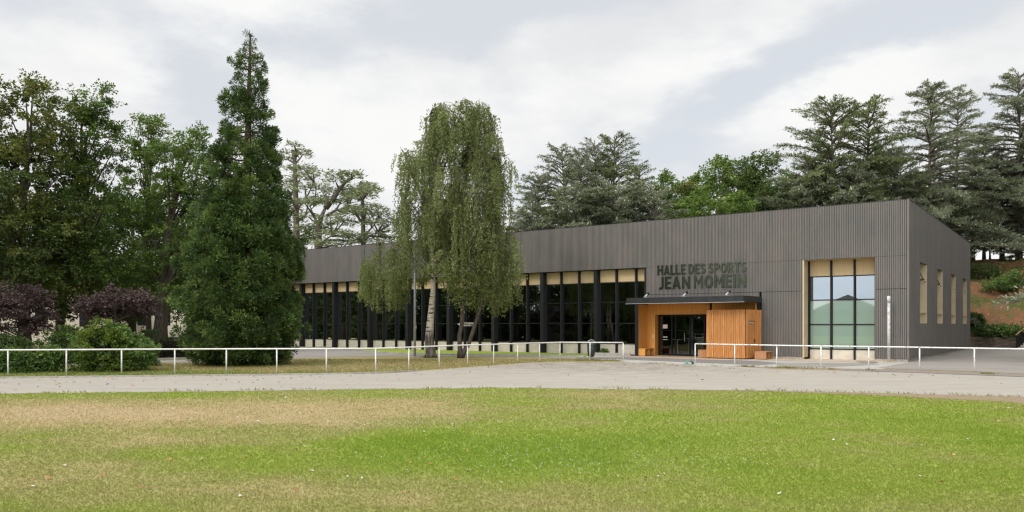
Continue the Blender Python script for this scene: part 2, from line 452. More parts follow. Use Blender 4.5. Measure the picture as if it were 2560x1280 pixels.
# track: pale stabilised sand with dark drag marks along its length
m, nt, b = mat('track_sand', (.5, .46, .4), .95, 0, .1)
v = coords(nt, 'Object')
n1 = noise(nt, node(nt, 'ShaderNodeMapping', {0: v, 'Scale': (.16, 1.7, 1), 'Rotation': (0, 0, R(4))}).outputs[0], 1.1, 9, .75); n2 = noise(nt, v, 30, 4, .7)
n3 = noise(nt, node(nt, 'ShaderNodeMapping', {0: v, 'Scale': (1.0, 3.4, 1), 'Rotation': (0, 0, R(9))}).outputs[0], .9, 9, .76)
c = mixc(nt, smooth(nt, n1, .3, .7), (.365, .341, .298), (.305, .283, .245))
a = node(nt, 'ShaderNodeAttribute', attribute_name='tint').outputs['Fac']
c = mixc(nt, M_(nt, 'MULTIPLY', M_(nt, 'MULTIPLY', smooth(nt, n3, .44, .60), a), .95), c, (.17, .135, .10))
c = mixc(nt, M_(nt, 'MULTIPLY', smooth(nt, n2, .5, .75), .22), c, (.30, .25, .19))
nt.links.new(c, b.inputs['Base Color']); bump(nt, b, n2, .4, .02); MT['track'] = m
MT['asphalt'] = speckled('pale_worn_asphalt', (.27, .25, .225), (.225, .207, .185), 14, .95, 0, .2, c3=(.22, .20, .175), s3=.35)
MT['asphalt_dark'] = speckled('dark_asphalt', (.19, .175, .165), (.15, .14, .13), 14, .95, 0, .2)
MT['slab'] = speckled('beige_resin_slab', (.52, .40, .28), (.46, .35, .24), 12, .9, 0, .1, c3=(.40, .31, .22), s3=.6)
MT['gravel'] = speckled('grey_gravel', (.28, .25, .23), (.12, .11, .10), 22, .95, 0, .8)
MT['dirt'] = speckled('brown_dirt', (.27, .20, .135), (.20, .145, .09), 7, .95, 0, .4, c3=(.20, .17, .07), s3=1.2)
m, nt, b = mat('hill_earth', (.2, .1, .06), .95, 0, .1)
v = coords(nt, 'Object'); n1 = noise(nt, v, .28, 5, .6); n2 = noise(nt, v, 2.2, 6, .7)
earth = mixc(nt, smooth(nt, n2, .3, .7), (.23, .105, .05), (.15, .085, .05))
earth = mixc(nt, smooth(nt, noise(nt, v, 6, 3), .62, .7), earth, (.38, .30, .24))
gr = mixc(nt, smooth(nt, n2, .35, .65), (.06, .085, .022), (.13, .115, .05))
nt.links.new(mixc(nt, smooth(nt, n1, .46, .58), earth, gr), b.inputs['Base Color']); bump(nt, b, n2, .9, .15); MT['hill'] = m


# ------------------------------------------------------------------ ground sheets
def sheet(name, pts, z, material, subdiv=0, tintf=None, label=None):
    mb = MB(); mb.face([(p[0], p[1], z) for p in pts]); o = mb.build(name, material)
    if o.data.polygons[0].normal.z < 0: o.data.flip_normals()
    return tag(o, label, None, None, 'structure')


def grid_sheet(name, xs, lo, hi, z, material, tint, ny):
    """strip of ground between the curves lo(x) and hi(x), with a growth value per vertex"""
    nx = len(xs); X = np.repeat(np.array(xs)[:, None], ny, 1); k = np.linspace(0, 1, ny)[None, :]
    Y = lo(np.array(xs))[:, None] * (1 - k) + hi(np.array(xs))[:, None] * k
    V = np.stack([X, Y, np.full_like(X, z)], -1).reshape(-1, 3)
    i = np.arange(nx - 1)[:, None] * ny + np.arange(ny - 1)[None, :]
    Fq = np.stack([i, i + ny, i + ny + 1, i + 1], -1).reshape(-1, 4)
    me = bpy.data.meshes.new(name); me.from_pydata(V.tolist(), [], Fq.tolist()); me.materials.append(material)
    a = me.attributes.new('tint', 'FLOAT', 'POINT'); a.data.foreach_set('value', tint(V[:, 0], V[:, 1]).astype(np.float32))
    o = bpy.data.objects.new(name, me); COL.objects.link(o); o['kind'] = 'structure'
    return o


def curve(pts):
    P = np.array([G(*p)[:2] for p in pts]); P = P[np.argsort(P[:, 0])]
    return lambda x: np.interp(x, P[:, 0], P[:, 1])


track_lo = curve([(-900, 1004), (-400, 992), (0, 984), (320, 979.5), (640, 975), (960, 972), (1280, 969), (1600, 972.5), (1920, 976.5), (2240, 983.5), (2560, 992.5), (2900, 1003), (3400, 1020)])
lip_lo = curve([(-900, 1004.5), (0, 984.5), (1280, 969.5), (1600, 973.5), (1920, 979.5), (2240, 991), (2560, 1008), (2900, 1030), (3400, 1060)])
track_hi = curve([(-900, 968), (-400, 954), (0, 946.5), (320, 942.5), (640, 939), (860, 936), (960, 934), (1020, 930), (1100, 924), (1180, 918), (1250, 912.5), (1330, 906.5),
                  (1400, 904.5), (1540, 905), (1640, 909), (1720, 913), (1800, 917), (1900, 922), (2060, 926), (2250, 931), (2400, 937), (2560, 943), (2900, 957), (3400, 978)])


def lawn_growth(x, y):
    g = .70 + .0 * x
    for (px, py, rx, ry, w) in ((250, 1030, 8, 3.4, -.55), (760, 1040, 4.5, 2.2, -.22), (1250, 1262, 2.3, 1.1, -.34), (600, 1230, 2.6, 1.3, -.30), (100, 1180, 3.2, 1.8, -.30), (350, 1100, 2.6, 1.4, -.16),
                                (1800, 1020, 7, 2.2, -.14), (1450, 985, 9, 1.6, -.16), (1050, 1110, 3.6, 1.7, .26), (1700, 1150, 4.5, 3.0, .20), (1100, 1030, 3.0, 2.0, .05),
                                (2300, 1040, 6, 4, .14), (1500, 1060, 6, 2.6, .12), (2200, 1270, 1.5, .6, -.15), (1800, 1240, 2.5, .9, -.10), (1500, 1200, 1.2, .8, -.12), (300, 1140, 3, 1, .05)):
        cx, cy, _ = G(px, py); g = g + w * np.exp(-((x - cx) / rx) ** 2 - ((y - cy) / ry) ** 2)
    g = g + (fbm(x, y, 3.2, 5) - .5) * .55 + (fbm(x * .7, y, 1.5, 15, 5) - .5) * .50 + (fbm(x, y, .6, 9) - .5) * .24
    return np.clip(g, 0.02, 1)


def verge_growth(x, y):
    g = .30 + (fbm(x, y, 2.5, 31) - .5) * .7 + (fbm(x, y, .6, 37) - .5) * .5
    g = g + .45 * np.exp(-((y - 32.5) / 2.2) ** 2) * (x < -6) + .25 * np.exp(-((x + 24) / 6) ** 2)
    return np.clip(g, 0, 1)


tag(MB().face([(-1500, -1500, -.03), (1500, -1500, -.03), (1500, 1500, -.03), (-1500, 1500, -.03)]).build('ground', MT['dirt']), None, None, None, 'structure')
xs = np.unique(np.concatenate([np.linspace(-60, -20, 40), np.linspace(-20, 22, 300), np.linspace(22, 60, 40)]))
grid_sheet('lawn', xs, lambda x: np.full_like(x, -30.0), lip_lo, 0.0, MT['lawn'], lawn_growth, 330)
xl = np.linspace(-60, 60, 200)
grid_sheet('track', xl, lambda x: np.where(x < 4, lip_lo(x) - .05, track_lo(x) - .02), lambda x: track_hi(x), .004, MT['track'],
           lambda x, y: np.clip(.16 + 1.2 * np.exp(-((x - 4.5) / 6.5) ** 2 - ((y - 39) / 5.5) ** 2), 0, 1), 60)
grid_sheet('track_edge', np.linspace(3, 60, 100), lip_lo, track_lo, .002, MT['dirt'], lambda x, y: x * 0, 3)
grid_sheet('verge', np.linspace(-75, 14, 240), lambda x: track_hi(x) - .03, lambda x: np.full_like(x, 110.0), 0.0, MT['verge'], verge_growth, 260)
grid_sheet('yard_base', np.linspace(7, 70, 100), lambda x: track_hi(x) - .02, lambda x: np.full_like(x, 110.0), .001, MT['dirt'], lambda x, y: x * 0, 8)


def gp(*pts): return [G(*p)[:2] for p in pts]


# pale drive sweeping left in front of the hall and footpath to the entrance
sheet('drive', gp((-500, 932), (0, 917), (240, 912), (480, 906), (640, 900), (770, 895.5), (900, 891.5), (1040, 889.5), (1300, 893), (1440, 897), (1560, 899), (1560, 893.5), (1450, 892.5), (1300, 890), (1100, 887.5),
                  (1000, 885.5), (950, 882.5), (890, 877), (840, 872), (800, 868.5), (700, 864), (560, 866), (560, 880), (480, 899.5), (240, 906), (0, 911), (-500, 924)), .008, MT['asphalt'])
lawn_s = gp((800, 868.5), (840, 872), (890, 877), (950, 882.5), (1000, 885.5), (1100, 887.5), (1300, 890), (1450, 892.5)) + [loc(18.2, 2.4), loc(18.2, -.2), loc(58, -.2), loc(58, 1.5)]
fl = sheet('lawn_strip', lawn_s, .012, MT['lawn'])
a = fl.data.attributes.new('tint', 'FLOAT', 'POINT'); a.data.foreach_set('value', [.86] * len(fl.data.vertices))
kb = MB()
kpts = [Vector(G(*p)) for p in ((800, 868.5), (840, 872), (890, 877), (950, 882.5), (1000, 885.5), (1100, 887.5), (1300, 890), (1462, 892.8))]
for p, q in zip(kpts, kpts[1:]):
    n_ = Vector((-(q - p).y, (q - p).x, 0)).normalized() * .07
    L_ = (q - p).length; k = max(1, int(L_ / 1.0))
    for i in range(k):
        a_, b_ = p.lerp(q, i / k), p.lerp(q, (i + 1) / k - .012 / max(L_, .1))
        kb.prism([(a_ - n_)[:2], (b_ - n_)[:2], (b_ + n_)[:2], (a_ + n_)[:2]], 0, .10)
tag(kb.build('lawn_kerb', MT['kerb']), None, None, None, 'structure')
kb = MB(); tp = [Vector(G(*p)) for p in ((-500, 921.5), (0, 909.5), (240, 904.7), (480, 898.6), (560, 893))]
for p, q in zip(tp, tp[1:]):
    n_ = Vector((-(q - p).y, (q - p).x, 0)).normalized() * .08
    kb.prism([(p - n_)[:2], (q - n_)[:2], (q + n_)[:2], (p + n_)[:2]], 0, .13)
tag(kb.build('drive_kerb', MT['kerb']), None, None, None, 'structure')
# low sand edging on the outer side of the track
kb = MB(); ex = np.linspace(-40, -4, 40)
for x0, x1 in zip(ex, ex[1:]):
    y0, y1 = float(track_hi(x0)), float(track_hi(x1)); kb.prism([(x0, y0), (x1, y1), (x1, y1 + .12), (x0, y0 + .12)], 0, .06)
tag(kb.build('track_kerb', MT['kerb']), None, None, None, 'structure')

sheet('forecourt', [loc(18.2, 2.45), loc(18.2, 2.9), G(1452, 896)[:2], G(1560, 904)[:2]] + [(x, float(track_hi(x)) + .03) for x in np.linspace(6.2, 12.0, 8)] +
      [G(1780, 914)[:2], G(1900, 918)[:2], G(2080, 921)[:2], G(2200, 924)[:2], loc(-.6, 3.0), loc(-.6, -.05), loc(15.6, -.6), loc(15.6, 2.4)], .006, MT['concrete'])
sheet('asphalt_band', gp((1440, 893.6), (1560, 893.4), (1640, 895.5), (1760, 899.5), (1850, 901.5), (1900, 903.5), (1960, 909), (1900, 912.8), (1780, 908.5), (1640, 902.5), (1560, 899), (1440, 896.5)), .013, MT['asphalt_dark'])
sheet('entrance_slab', [loc(15.9, 1.3), loc(15.9, 2.35), G(1640, 895.0)[:2], G(1760, 899)[:2], G(1850, 901)[:2], loc(7.6, 2.6), loc(5.2, 1.9), loc(0.6, 1.5), loc(.4, -.1), loc(1.69, -1.2), loc(5.5, -1.2), loc(5.6, -.1), loc(7.9, -.05), loc(14.9, -.6), loc(15.4, .02)], .011, MT['slab'])
sheet('path_slab', gp((1930, 908), (2180, 908), (2200, 912), (2060, 919), (1960, 917)), .010, MT['asphalt'])
sheet('yard', gp((2190, 920.5), (2300, 925), (2435, 929), (2560, 935), (3000, 950)) + [(70, 34), (70, 64), loc(-6, -29.5), loc(0.05, -29.5), loc(0.05, -.1), loc(-.1, .3)], .007, MT['asphalt'])
sheet('gravel_strip', gp((2110, 923.5), (2250, 926.5), (2330, 929.5), (2450, 933.5), (2560, 939), (2900, 952), (2900, 956.5), (2560, 942.5), (2400, 936.5), (2250, 930.5), (2110, 927)), .012, MT['gravel'])
sheet('manhole_cover', gp((2320, 886.2), (2372, 886), (2366, 889.2), (2318, 889.5)), .016, MT['asphalt_dark'])
sheet('mat', gp((2140, 904), (2190, 904.5), (2196, 907.5), (2155, 908.5)), .016, MT['gravel'])

# hill behind the hall
def hill_z(s, t):
    t = np.asarray(t, float); s = np.asarray(s, float)
    z = np.interp(t, [30.9, 31.0, 34, 40, 46, 60, 90], [0.0, .9, 2.4, 6.2, 8.2, 9.5, 10.5])
    k = np.clip((52 - s) / 34, 0, 1); k = k * k * (3 - 2 * k)
    return z * (.12 + .88 * k)


ss = np.linspace(-75, 80, 130); ts = np.concatenate([[31.0], np.linspace(31.2, 48, 50), np.linspace(49, 95, 24)])
V = []
for s_ in ss:
    for t_ in ts:
        p = C0 + LV * s_ - NV * t_
        zz = float(hill_z(s_, t_)) + (float(fbm(np.array([p[0]]), np.array([p[1]]), 3.5, 77)[0]) - .5) * (1.5 if t_ > 32 else .2)
        V.append((p[0], p[1], max(zz, -.02)))
nt_ = len(ts); Fq = [(i * nt_ + j, (i + 1) * nt_ + j, (i + 1) * nt_ + j + 1, i * nt_ + j + 1) for i in range(len(ss) - 1) for j in range(nt_ - 1)]
me = bpy.data.meshes.new('hill'); me.from_pydata(V, [], Fq); me.materials.append(MT['hill']); me.polygons.foreach_set('use_smooth', [True] * len(Fq)); me.update()
if me.polygons[0].normal.z < 0: me.flip_normals()
ho = bpy.data.objects.new('hill', me); COL.objects.link(ho); ho['kind'] = 'structure'
HV = (C0, LV, NV)


def hill_at(x, y):
    q = np.array([x, y]) - C0; return float(hill_z(q @ LV, -(q @ NV)))


# ------------------------------------------------------------------ the sports hall
hall = thing('sports_hall', 'long low sports hall clad in dark grey vertical timber slats with a glazed front', 'building', (C0[0], C0[1], 0), ANG)
LEN, DEP, TOP, FAS, J2 = 58.0, 28.4, 8.75, 5.74, 3.95


def slats(mb, u0, u1, z0, z1, axis='s', off=0.0):
    n0, n1 = math.ceil(u0 / PITCH), math.floor(u1 / PITCH)
    for k in range(n0, n1):
        a = k * PITCH + .014; b_ = a + .064
        if axis == 's': mb.box(a, b_, off - .002, off + .032, z0, z1, skip='-')
        else: mb.box(off - .032, off + .002, -b_, -a, z0, z1, skip='r')
    return mb


def clad(name, rects, axis='s', off=0.0, back=None):
    mb = MB()
    for (u0, u1, z0, z1) in rects: slats(mb, u0, u1, z0, z1, axis, off)
    n = len(mb.f)
    for (u0, u1, z0, z1) in rects:
        if axis == 's': mb.box(u0, u1, off - .12, off, z0 - .004, z1 + .004, 1)
        else: mb.box(off, off + .12, -u1, -u0, z0 - .004, z1 + .004, 1)
    return mb.build(name, [MT['clad'], MT['clad_back']], hall)


clad('upper_cladding', [(.0, LEN, FAS, TOP)])
clad('sign_cladding', [(5.47, 15.53, J2 + .012, FAS - .012)])
clad('lower_cladding', [(5.47, 7.94, .17, J2 - .012), (8.04, 15.53, 3.50, J2 - .012)])
clad('corner_cladding', [(.0, 1.69, .17, J2 - .012), (.0, 1.69, J2 + .012, FAS - .012)])
wins = [(3.58, 6.0), (10.15, 12.5), (16.75, 19.05), (23.36, 25.8)]
WZ0, WZ1 = 2.08, 5.6
rects = []; e = 0.06
for a_, b_ in wins: rects.append((e, a_, WZ0, WZ1)); e = b_
rects.append((e, DEP, WZ0, WZ1)); rects += [(.06, DEP, .17, WZ0 - .004), (.06, DEP, WZ1 + .004, TOP)]
clad('side_cladding', rects, 'd', -.002)
MB().box(-.044, .06, -.055, .044, .17, TOP + .004).build('corner_trim', MT['clad'], hall)
MB().box(.15, LEN, -DEP, -.14, TOP - .25, TOP - .1).build('roof', MT['roof'], hall)
MB().box(.0, LEN, -DEP - .2, -DEP, 0, TOP).build('rear_wall', MT['clad_back'], hall)
MB().box(LEN, LEN + .2, -DEP, .04, 0, TOP).build('end_wall', MT['clad'], hall)
MB().box(-.02, LEN, -.12, .046, TOP + .006, TOP + .03).box(-.05, .10, -DEP, -.122, TOP + .006, TOP + .03).build('parapet_cap', MT['fascia'], hall)
MB().box(.02, 1.69, -.1, -.03, 0, .166).box(.02, .1, -DEP, -.102, 0, .166).box(5.47, 7.94, -.1, -.03, 0, .166).build('base_strip', MT['kerb'], hall)
# inside: floor, dark lining, the first rooms
MB().box(.3, LEN, -DEP, -1.4, .02, .08).build('hall_floor', MT['hall_floor'], hall)
MB().box(15.6, LEN, -10.2, -10, .08, 8.3).box(15.45, 15.6, -10, -.7, .08, 8.3).box(.3, 15.45, -7.1, -7, .08, 8.3).build('partition', MT['hall_dark'], hall)
MB().box(.2, LEN, -DEP, -.75, 5.9, 6.0).build('ceiling', MT['hall_dark'], hall)

# long glazed front
GD = -.5; PB, T1, T2, SILL = 4.86, 3.53, 2.10, .76
MOD = 1.461; posts = [15.56 - .35 + .0] + [16.35 + MOD * k for k in range(0, 28)]
MB().box(15.55, LEN, -.75, -.122, FAS - .03, FAS + .02).build('soffit', MT['steel_black'], hall)
wide = {16.35 + MOD * k for k in (2, 5, 8, 11, 14, 17, 20, 23, 26)}
edges = []
for k in range(0, 28):
    u = 16.35 + MOD * k + .05
    if u > LEN - .3: break
    w = k % 3 == 2
    if w: MB().box(u - .14, u + .14, GD - .05, -.05, .0, FAS - .03).build('column', MT['steel_black'], hall, bevel=.01)
    else: MB().box(u - .045, u + .045, GD - .05, GD + .24, .0, FAS - .03).build('mullion', MT['steel_black'], hall)
    edges.append((u, .14 if w else .045))
MB().box(15.5, 15.62, GD - .05, .0, 0.0, FAS - .03).build('mullion', MT['steel_black'], hall)
edges = [(15.56, .06)] + edges
rg = random.Random(4)
for (u0, w0), (u1, w1) in zip(edges, edges[1:]):
    a_, b_ = u0 + w0, u1 - w1
    g = MB()
    for z0, z1 in ((SILL, T2 - .02), (T2 + .02, T1 - .02), (T1 + .02, PB - .03)):
        t_ = [rg.uniform(-.004, .004) for _ in range(3)]
        g.face([(a_ + .01, GD + t_[0], z0), (b_ - .01, GD + t_[1], z0), (b_ - .01, GD + t_[1] + t_[2], z1), (a_ + .01, GD + t_[0] + t_[2], z1)])
    wi = g.build('window', MT['glass'], hall)
    fr = MB()
    for x_ in (a_, b_ - .025): fr.box(x_, x_ + .025, GD - .02, GD + .02, SILL - .002, PB - .028)
    for z in (T2, T1): fr.box(a_ - .001, b_ + .001, GD - .03, GD + .03, z - .022, z + .022)
    fr.box(a_, b_, GD - .04, GD + .05, PB - .03, PB + .03).box(a_, b_, GD - .04, GD + .06, SILL - .05, SILL)
    for z in (T2, T1):
        fr.box((a_ + b_) / 2 - .03, (a_ + b_) / 2 + .03, GD + .031, GD + .06, z - .035, z - .004)
    fr.build('frame', MT['fascia'], wi)
    MB().box(a_, b_, GD - .06, GD - .005, PB + .03, FAS - .03).build('top_panel', MT['beige'], hall)
    MB().box(a_, b_, GD - .3, GD + .02, .0, SILL - .05).build('plinth_panel', MT['plinth'], hall)

# recessed window near the corner
RD = -.95
q0, q1 = 1.69, 5.47
MB().box(q1 - .002, q1 + .1, RD, -.122, .12, FAS).box(q1 - .004, q1 + .09, -.122, .03, .12, FAS - .014).build('reveal', MT['reveal'], hall)
MB().box(q0 - .1, q0 + .002, RD, -.122, .12, FAS).build('reveal', MT['reveal'], hall)
MB().box(q0 - .1, q1 + .1, RD, -.122, FAS - .018, FAS + .04).build('soffit', MT['beige'], hall)
mu = [(q1 - .09, q1 - .002)] + [(S(p1, RD + .1), S(p0, RD + .1)) for p0, p1 in ((2075.5, 2080), (2134, 2138.5))] + [(q0 + .002, q0 + .06)]
for a_, b_ in mu: MB().box(a_, b_, RD - .05, RD + .13, .0, FAS - .018).build('mullion', MT['steel_black'], hall)
rz = [.60, 2.02, 3.44, 4.80]
for (a0, b0), (a1, b1) in zip(mu, mu[1:]):
    lo_, hi_ = b1, a0
    fr = MB()
    for z in rz: fr.box(lo_, hi_, RD - .03, RD + .05, z - .03, z + .03)
    for x_ in (lo_, hi_ - .02): fr.box(x_ + .001, x_ + .019, RD - .02, RD + .04, rz[0], rz[3])
    wi = MB().face([(lo_, RD, rz[2] + .03), (hi_, RD, rz[2] + .03), (hi_, RD, rz[3] - .03), (lo_, RD, rz[3] - .03)][::-1]).build('window', MT['mirror_glass'], hall)
    fr.build('frame', MT['steel_black'], wi)
    fb = MB()
    for k in (0, 1): fb.face([(lo_, RD, rz[k] + .03), (hi_, RD, rz[k] + .03), (hi_, RD, rz[k + 1] - .03), (lo_, RD, rz[k + 1] - .03)][::-1])
    fb.build('frosted_pane', MT['frost'], wi)
    MB().box(lo_, hi_, RD - .04, RD - .004, rz[3] + .03, FAS - .018).build('top_panel', MT['beige'], hall)
    MB().box(lo_, hi_, RD - .2, RD + .02, .0, rz[0] - .03).build('plinth_panel', MT['plinth'], hall)

# four tall side windows with deep beige reveals
for i, (a_, b_) in enumerate(wins):
    rv = MB()
    rv.box(.12, .55, -b_ + .002, -b_ - .10, WZ0, WZ1).box(.12, .55, -a_ + .1, -a_ - .002, WZ0, WZ1)
    rv.box(-.03, .118, -b_ + .002, -b_ - .03, WZ0, WZ1)
    rv.box(.12, .55, -b_, -a_, WZ0 - .08, WZ0 + .002).box(.12, .55, -b_, -a_, WZ1 - .002, WZ1 + .08)
    wi = MB().face([(.5, -a_, WZ0), (.5, -b_, WZ0), (.5, -b_, WZ1), (.5, -a_, WZ1)]).build('window', MT['glass'], hall)
    rv.build('reveal', MT['reveal'], wi)
    fr = MB()
    fr.box(.36, .52, -b_ + .004, -a_ - .004, WZ0 + .62, WZ0 + .68).box(.40, .52, -b_ + .004, -a_ - .004, WZ1 - 1.04, WZ1 - .98)
    fr.box(.03, .10, -b_ + .005, -b_ + .05, WZ1 - 1.04, WZ1 - 1.0)
    fr.build('frame', MT['steel_black'], wi)
    MB().box(-.02, .5, -b_ + .003, -b_ + .14, WZ0 + .62, WZ0 + .66).build('ledge', MT['reveal'], wi)
    if i < 2:
        h_ = MB(); y0, y1 = -(b_ - .25), -(a_ + .2)
        for (p, q) in (((.5, y1, WZ1 - .15), (.10, y1, WZ1 - .92)), ((.5, y0, WZ1 - .15), (.10, y0, WZ1 - .92)), ((.10, y0, WZ1 - .92), (.10, y1, WZ1 - .92)), ((.10, y0, WZ1 - .92), (.48, y0, WZ1 - .95))):
            h_.tube([p, q], .028, 4)
        h_.build('open_vent', MT['steel_black'], wi)

# porch: larch lining, canopy, glazed doors
PT = 3.36
MB().box(14.85, 15.40, -.10, .02, 0.02, PT).box(8.1, 14.85, -.10, .02, 2.66, PT).box(8.1, 10.6, -.10, .02, 0.02, 2.66).build('porch_lining', MT['larch'], hall)
MB().box(14.85, 14.93, -.50, -.10, .02, 2.66).box(10.52, 10.6, -.50, -.10, .02, 2.66).box(10.6, 14.85, -.50, -.10, 2.66, 2.74).build('door_reveal', MT['larch'], hall)
MB().box(15.40, 15.47, .022, 1.33, 0.02, PT).build('porch_side_wall', MT['larch'], hall)
sp = MB().box(15.472, 15.60, .05, 1.36, 0, PT).box(15.38, 15.471, 1.332, 1.36, 0, PT)
sp.build('porch_side_cladding', MT['steel_black'], hall)
MB().box(15.601, 15.63, 1.02, 1.22, .82, 1.62).build('wall_plaque', MT['white_card'], hall, bevel=.01)
MB().box(8.06, 8.16, .022, .45, 0.02, PT).build('porch_end_fin', MT['larch'], hall)
MB().box(7.96, 8.055, .022, .47, 0.02, PT).build('porch_end_post', MT['steel_black'], hall)
can = MB().box(7.95, 15.36, .046, 3.0, 3.40, 3.62).box(7.95, 15.36, 2.94, 3.02, 3.30, 3.66).box(7.90, 7.98, .046, 2.94, 3.30, 3.66).box(15.32, 15.40, .046, 2.94, 3.30, 3.66).build('canopy', MT['fascia'], hall)
MB().box(7.98, 15.32, .05, 2.94, 3.355, 3.40).build('canopy_soffit', MT['larch'], can)
MB().box(7.9, 15.40, 3.02, 3.07, 3.285, 3.31).build('canopy_drip', MT['galv'], can)
sp_ = S(1777, 1.9); MB().tube([(sp_, 1.9, 2.881), (sp_, 1.9, 3.37)], .07, 12).build('canopy_post', MT['steel_black'], can, True)
for px in (1616, 1712, 1819):
    u = S(px, 1.2); sl = MB().tube([(u, 1.2, 3.62), (u, 1.2, 3.80)], .03, 8).tube([(u + .10, 1.3, 3.72), (u - .03, 1.12, 3.93)], .065, 10).build('spotlight', MT['galv'], can, True)
    MB().tube([(u - .032, 1.117, 3.931), (u - .09, 1.04, 4.02)], .075, 10).build('lamp_head', MT['steel_black'], sl, True)
# doors
DD = -.5; da, db = 10.6, 14.85
dv = [14.85, 13.92, 13.72, 12.72, 11.75, 10.6]
dr = MB()
for a_ in (14.80, 13.86, 13.60, 12.62, 11.65, 10.6): dr.box(a_, a_ + .09, DD - .04, DD + .04, .05, 2.655)
dr.box(da, db, DD - .041, DD + .041, 2.54, 2.656).box(da, db, DD - .041, DD + .041, .03, .12)
for a_, b_ in ((13.95, 14.80), (12.71, 13.60), (11.74, 12.62), (10.69, 11.65)): dr.box(a_, b_, DD - .02, DD + .02, 1.62, 1.655).box(a_, b_, DD - .02, DD + .02, 1.0, 1.03)
door = MB().face([(da, DD, .1), (da, DD, 2.6), (db, DD, 2.6), (db, DD, .1)]).build('glazed_door', MT['door_glass'], hall)
dr.build('door_frame', MT['steel_black'], door)
MB().box(S(1669, DD), S(1657.5, DD), DD + .01, DD + .022, 1.76, 2.02).build('notice', MT['white_card'], door)
MB().box(S(1669, DD), S(1658, DD), DD + .012, DD + .02, 1.02, 1.06).box(S(1669, DD), S(1658, DD), DD + .012, DD + .02, 1.18, 1.24).build('notice', MT['white_card'], door)
MB().tube([(13.0, DD + .1, .9), (13.0, DD + .1, 1.5)], .02, 8).build('door_handle', MT['galv'], door, True)
MB().box(13.62, 13.85, -3.4, -3.2, .1, 2.5).build('lobby_panel', mat('pale_green_panel', (.45, .55, .50), .5)[0], hall)
cb = MB().box(14.1, 14.16, -1.9, -1.84, .1, 1.0).box(13.9, 14.5, -2.1, -1.7, 1.0, 1.05)
cb.build('lobby_stand', MT['white_card'], hall)
for i_, px in enumerate((1721, 1755)):
    u = S(px, -2.2); tb = MB().tube([(u, -2.2, .1), (u, -2.2, 1.08)], .035, 8).tube([(u, -2.2, 1.08), (u, -2.2, 1.12)], .42, 20).tube([(u, -2.2, .1), (u, -2.2, .14)], .25, 16)
    o = tb.build('bistro_table', MT['galv']); o.location = (C0[0], C0[1], 0); o.rotation_euler = (0, 0, ANG)
    tag(o, ['round high table behind the left leaf of the glass entrance doors', 'round high table just left of the timber shed behind the door glass'][i_], 'table')
MB().box(14.97, 15.0, .02, .035, 1.1, 1.4).build('door_plate', MT['white_card'], hall)

# lettering: HALLE DES SPORTS / JEAN MOMEIN
def strokes(ch):
    """letter as stroke polygons in a box one unit tall: (polygons, width)"""
    w = .185

    def r(x0, y0, x1, y1): return [(x0, y0), (x1, y0), (x1, y1), (x0, y1)]

    def arc(cx, cy, rx, ry, a0, a1, n=14, t=w):
        return [[(cx + rx * math.cos(a), cy + ry * math.sin(a)), (cx + rx * math.cos(b_), cy + ry * math.sin(b_)),
                 (cx + (rx - t) * math.cos(b_), cy + (ry - t * .92) * math.sin(b_)), (cx + (rx - t) * math.cos(a), cy + (ry - t * .92) * math.sin(a))]
                for a, b_ in ((R(a0 + (a1 - a0) * i / n), R(a0 + (a1 - a0) * (i + 1) / n)) for i in range(n))]
    h = .165
    if ch == 'H': return [r(0, 0, w, 1), r(.50, 0, .50 + w, 1), r(w, .42, .50, .42 + h)], .685
    if ch == 'A': return [[(0, 0), (w, 0), (.45, 1), (.27, 1)], [(.54, 0), (.72, 0), (.45, 1), (.36, .70)], r(.22, .20, .50, .34)], .72
    if ch == 'L': return [r(0, 0, w, 1), r(w, 0, .52, h)], .52
    if ch == 'E': return [r(0, 0, w, 1), r(w, 0, .54, h), r(w, .42, .50, .42 + h), r(w, 1 - h, .54, 1)], .54
    if ch == 'I': return [r(0, 0, w, 1)], w
    if ch == 'T': return [r(.20, 0, .20 + w, 1 - h), r(0, 1 - h, .585, 1)], .585
    if ch == 'N': return [r(0, 0, w, 1), r(.50, 0, .50 + w, 1), [(w, 1), (w, .66), (.50, 0), (.50, .34)]], .685
    if ch == 'M': return [r(0, 0, w * .85, 1), r(.76 - w * .85, 0, .76, 1), [(w * .85, 1), (w * .85, .70), (.38, .24), (.38, .52)], [(.38, .52), (.38, .24), (.76 - w * .85, .70), (.76 - w * .85, 1)]], .76
    if ch == 'O': return arc(.36, .5, .36, .5, 0, 360, 28), .72
    if ch == 'D': return [r(0, 0, w, 1), r(w, 0, .30, h), r(w, 1 - h, .30, 1)] + arc(.28, .5, .38, .5, -90, 90, 16), .66
    if ch == 'P': return [r(0, 0, w, 1), r(w, 1 - h, .32, 1), r(w, .36, .32, .36 + h)] + arc(.30, .68, .30, .32, -90, 90, 14), .60
    if ch == 'R': return [r(0, 0, w, 1), r(w, 1 - h, .32, 1), r(w, .36, .32, .36 + h), [(.28, .37), (.45, .0), (.66, 0), (.46, .40)]] + arc(.30, .68, .30, .32, -90, 90, 14), .66
    if ch == 'J': return [r(.24, .20, .24 + w, 1)] + arc(.145, .24, .28, .26, -125, 0, 12), .425
    if ch == 'S': return arc(.28, .73, .28, .27, 25, 270, 16) + arc(.28, .27, .28, .27, -155, 90, 16), .56
    return [], .3


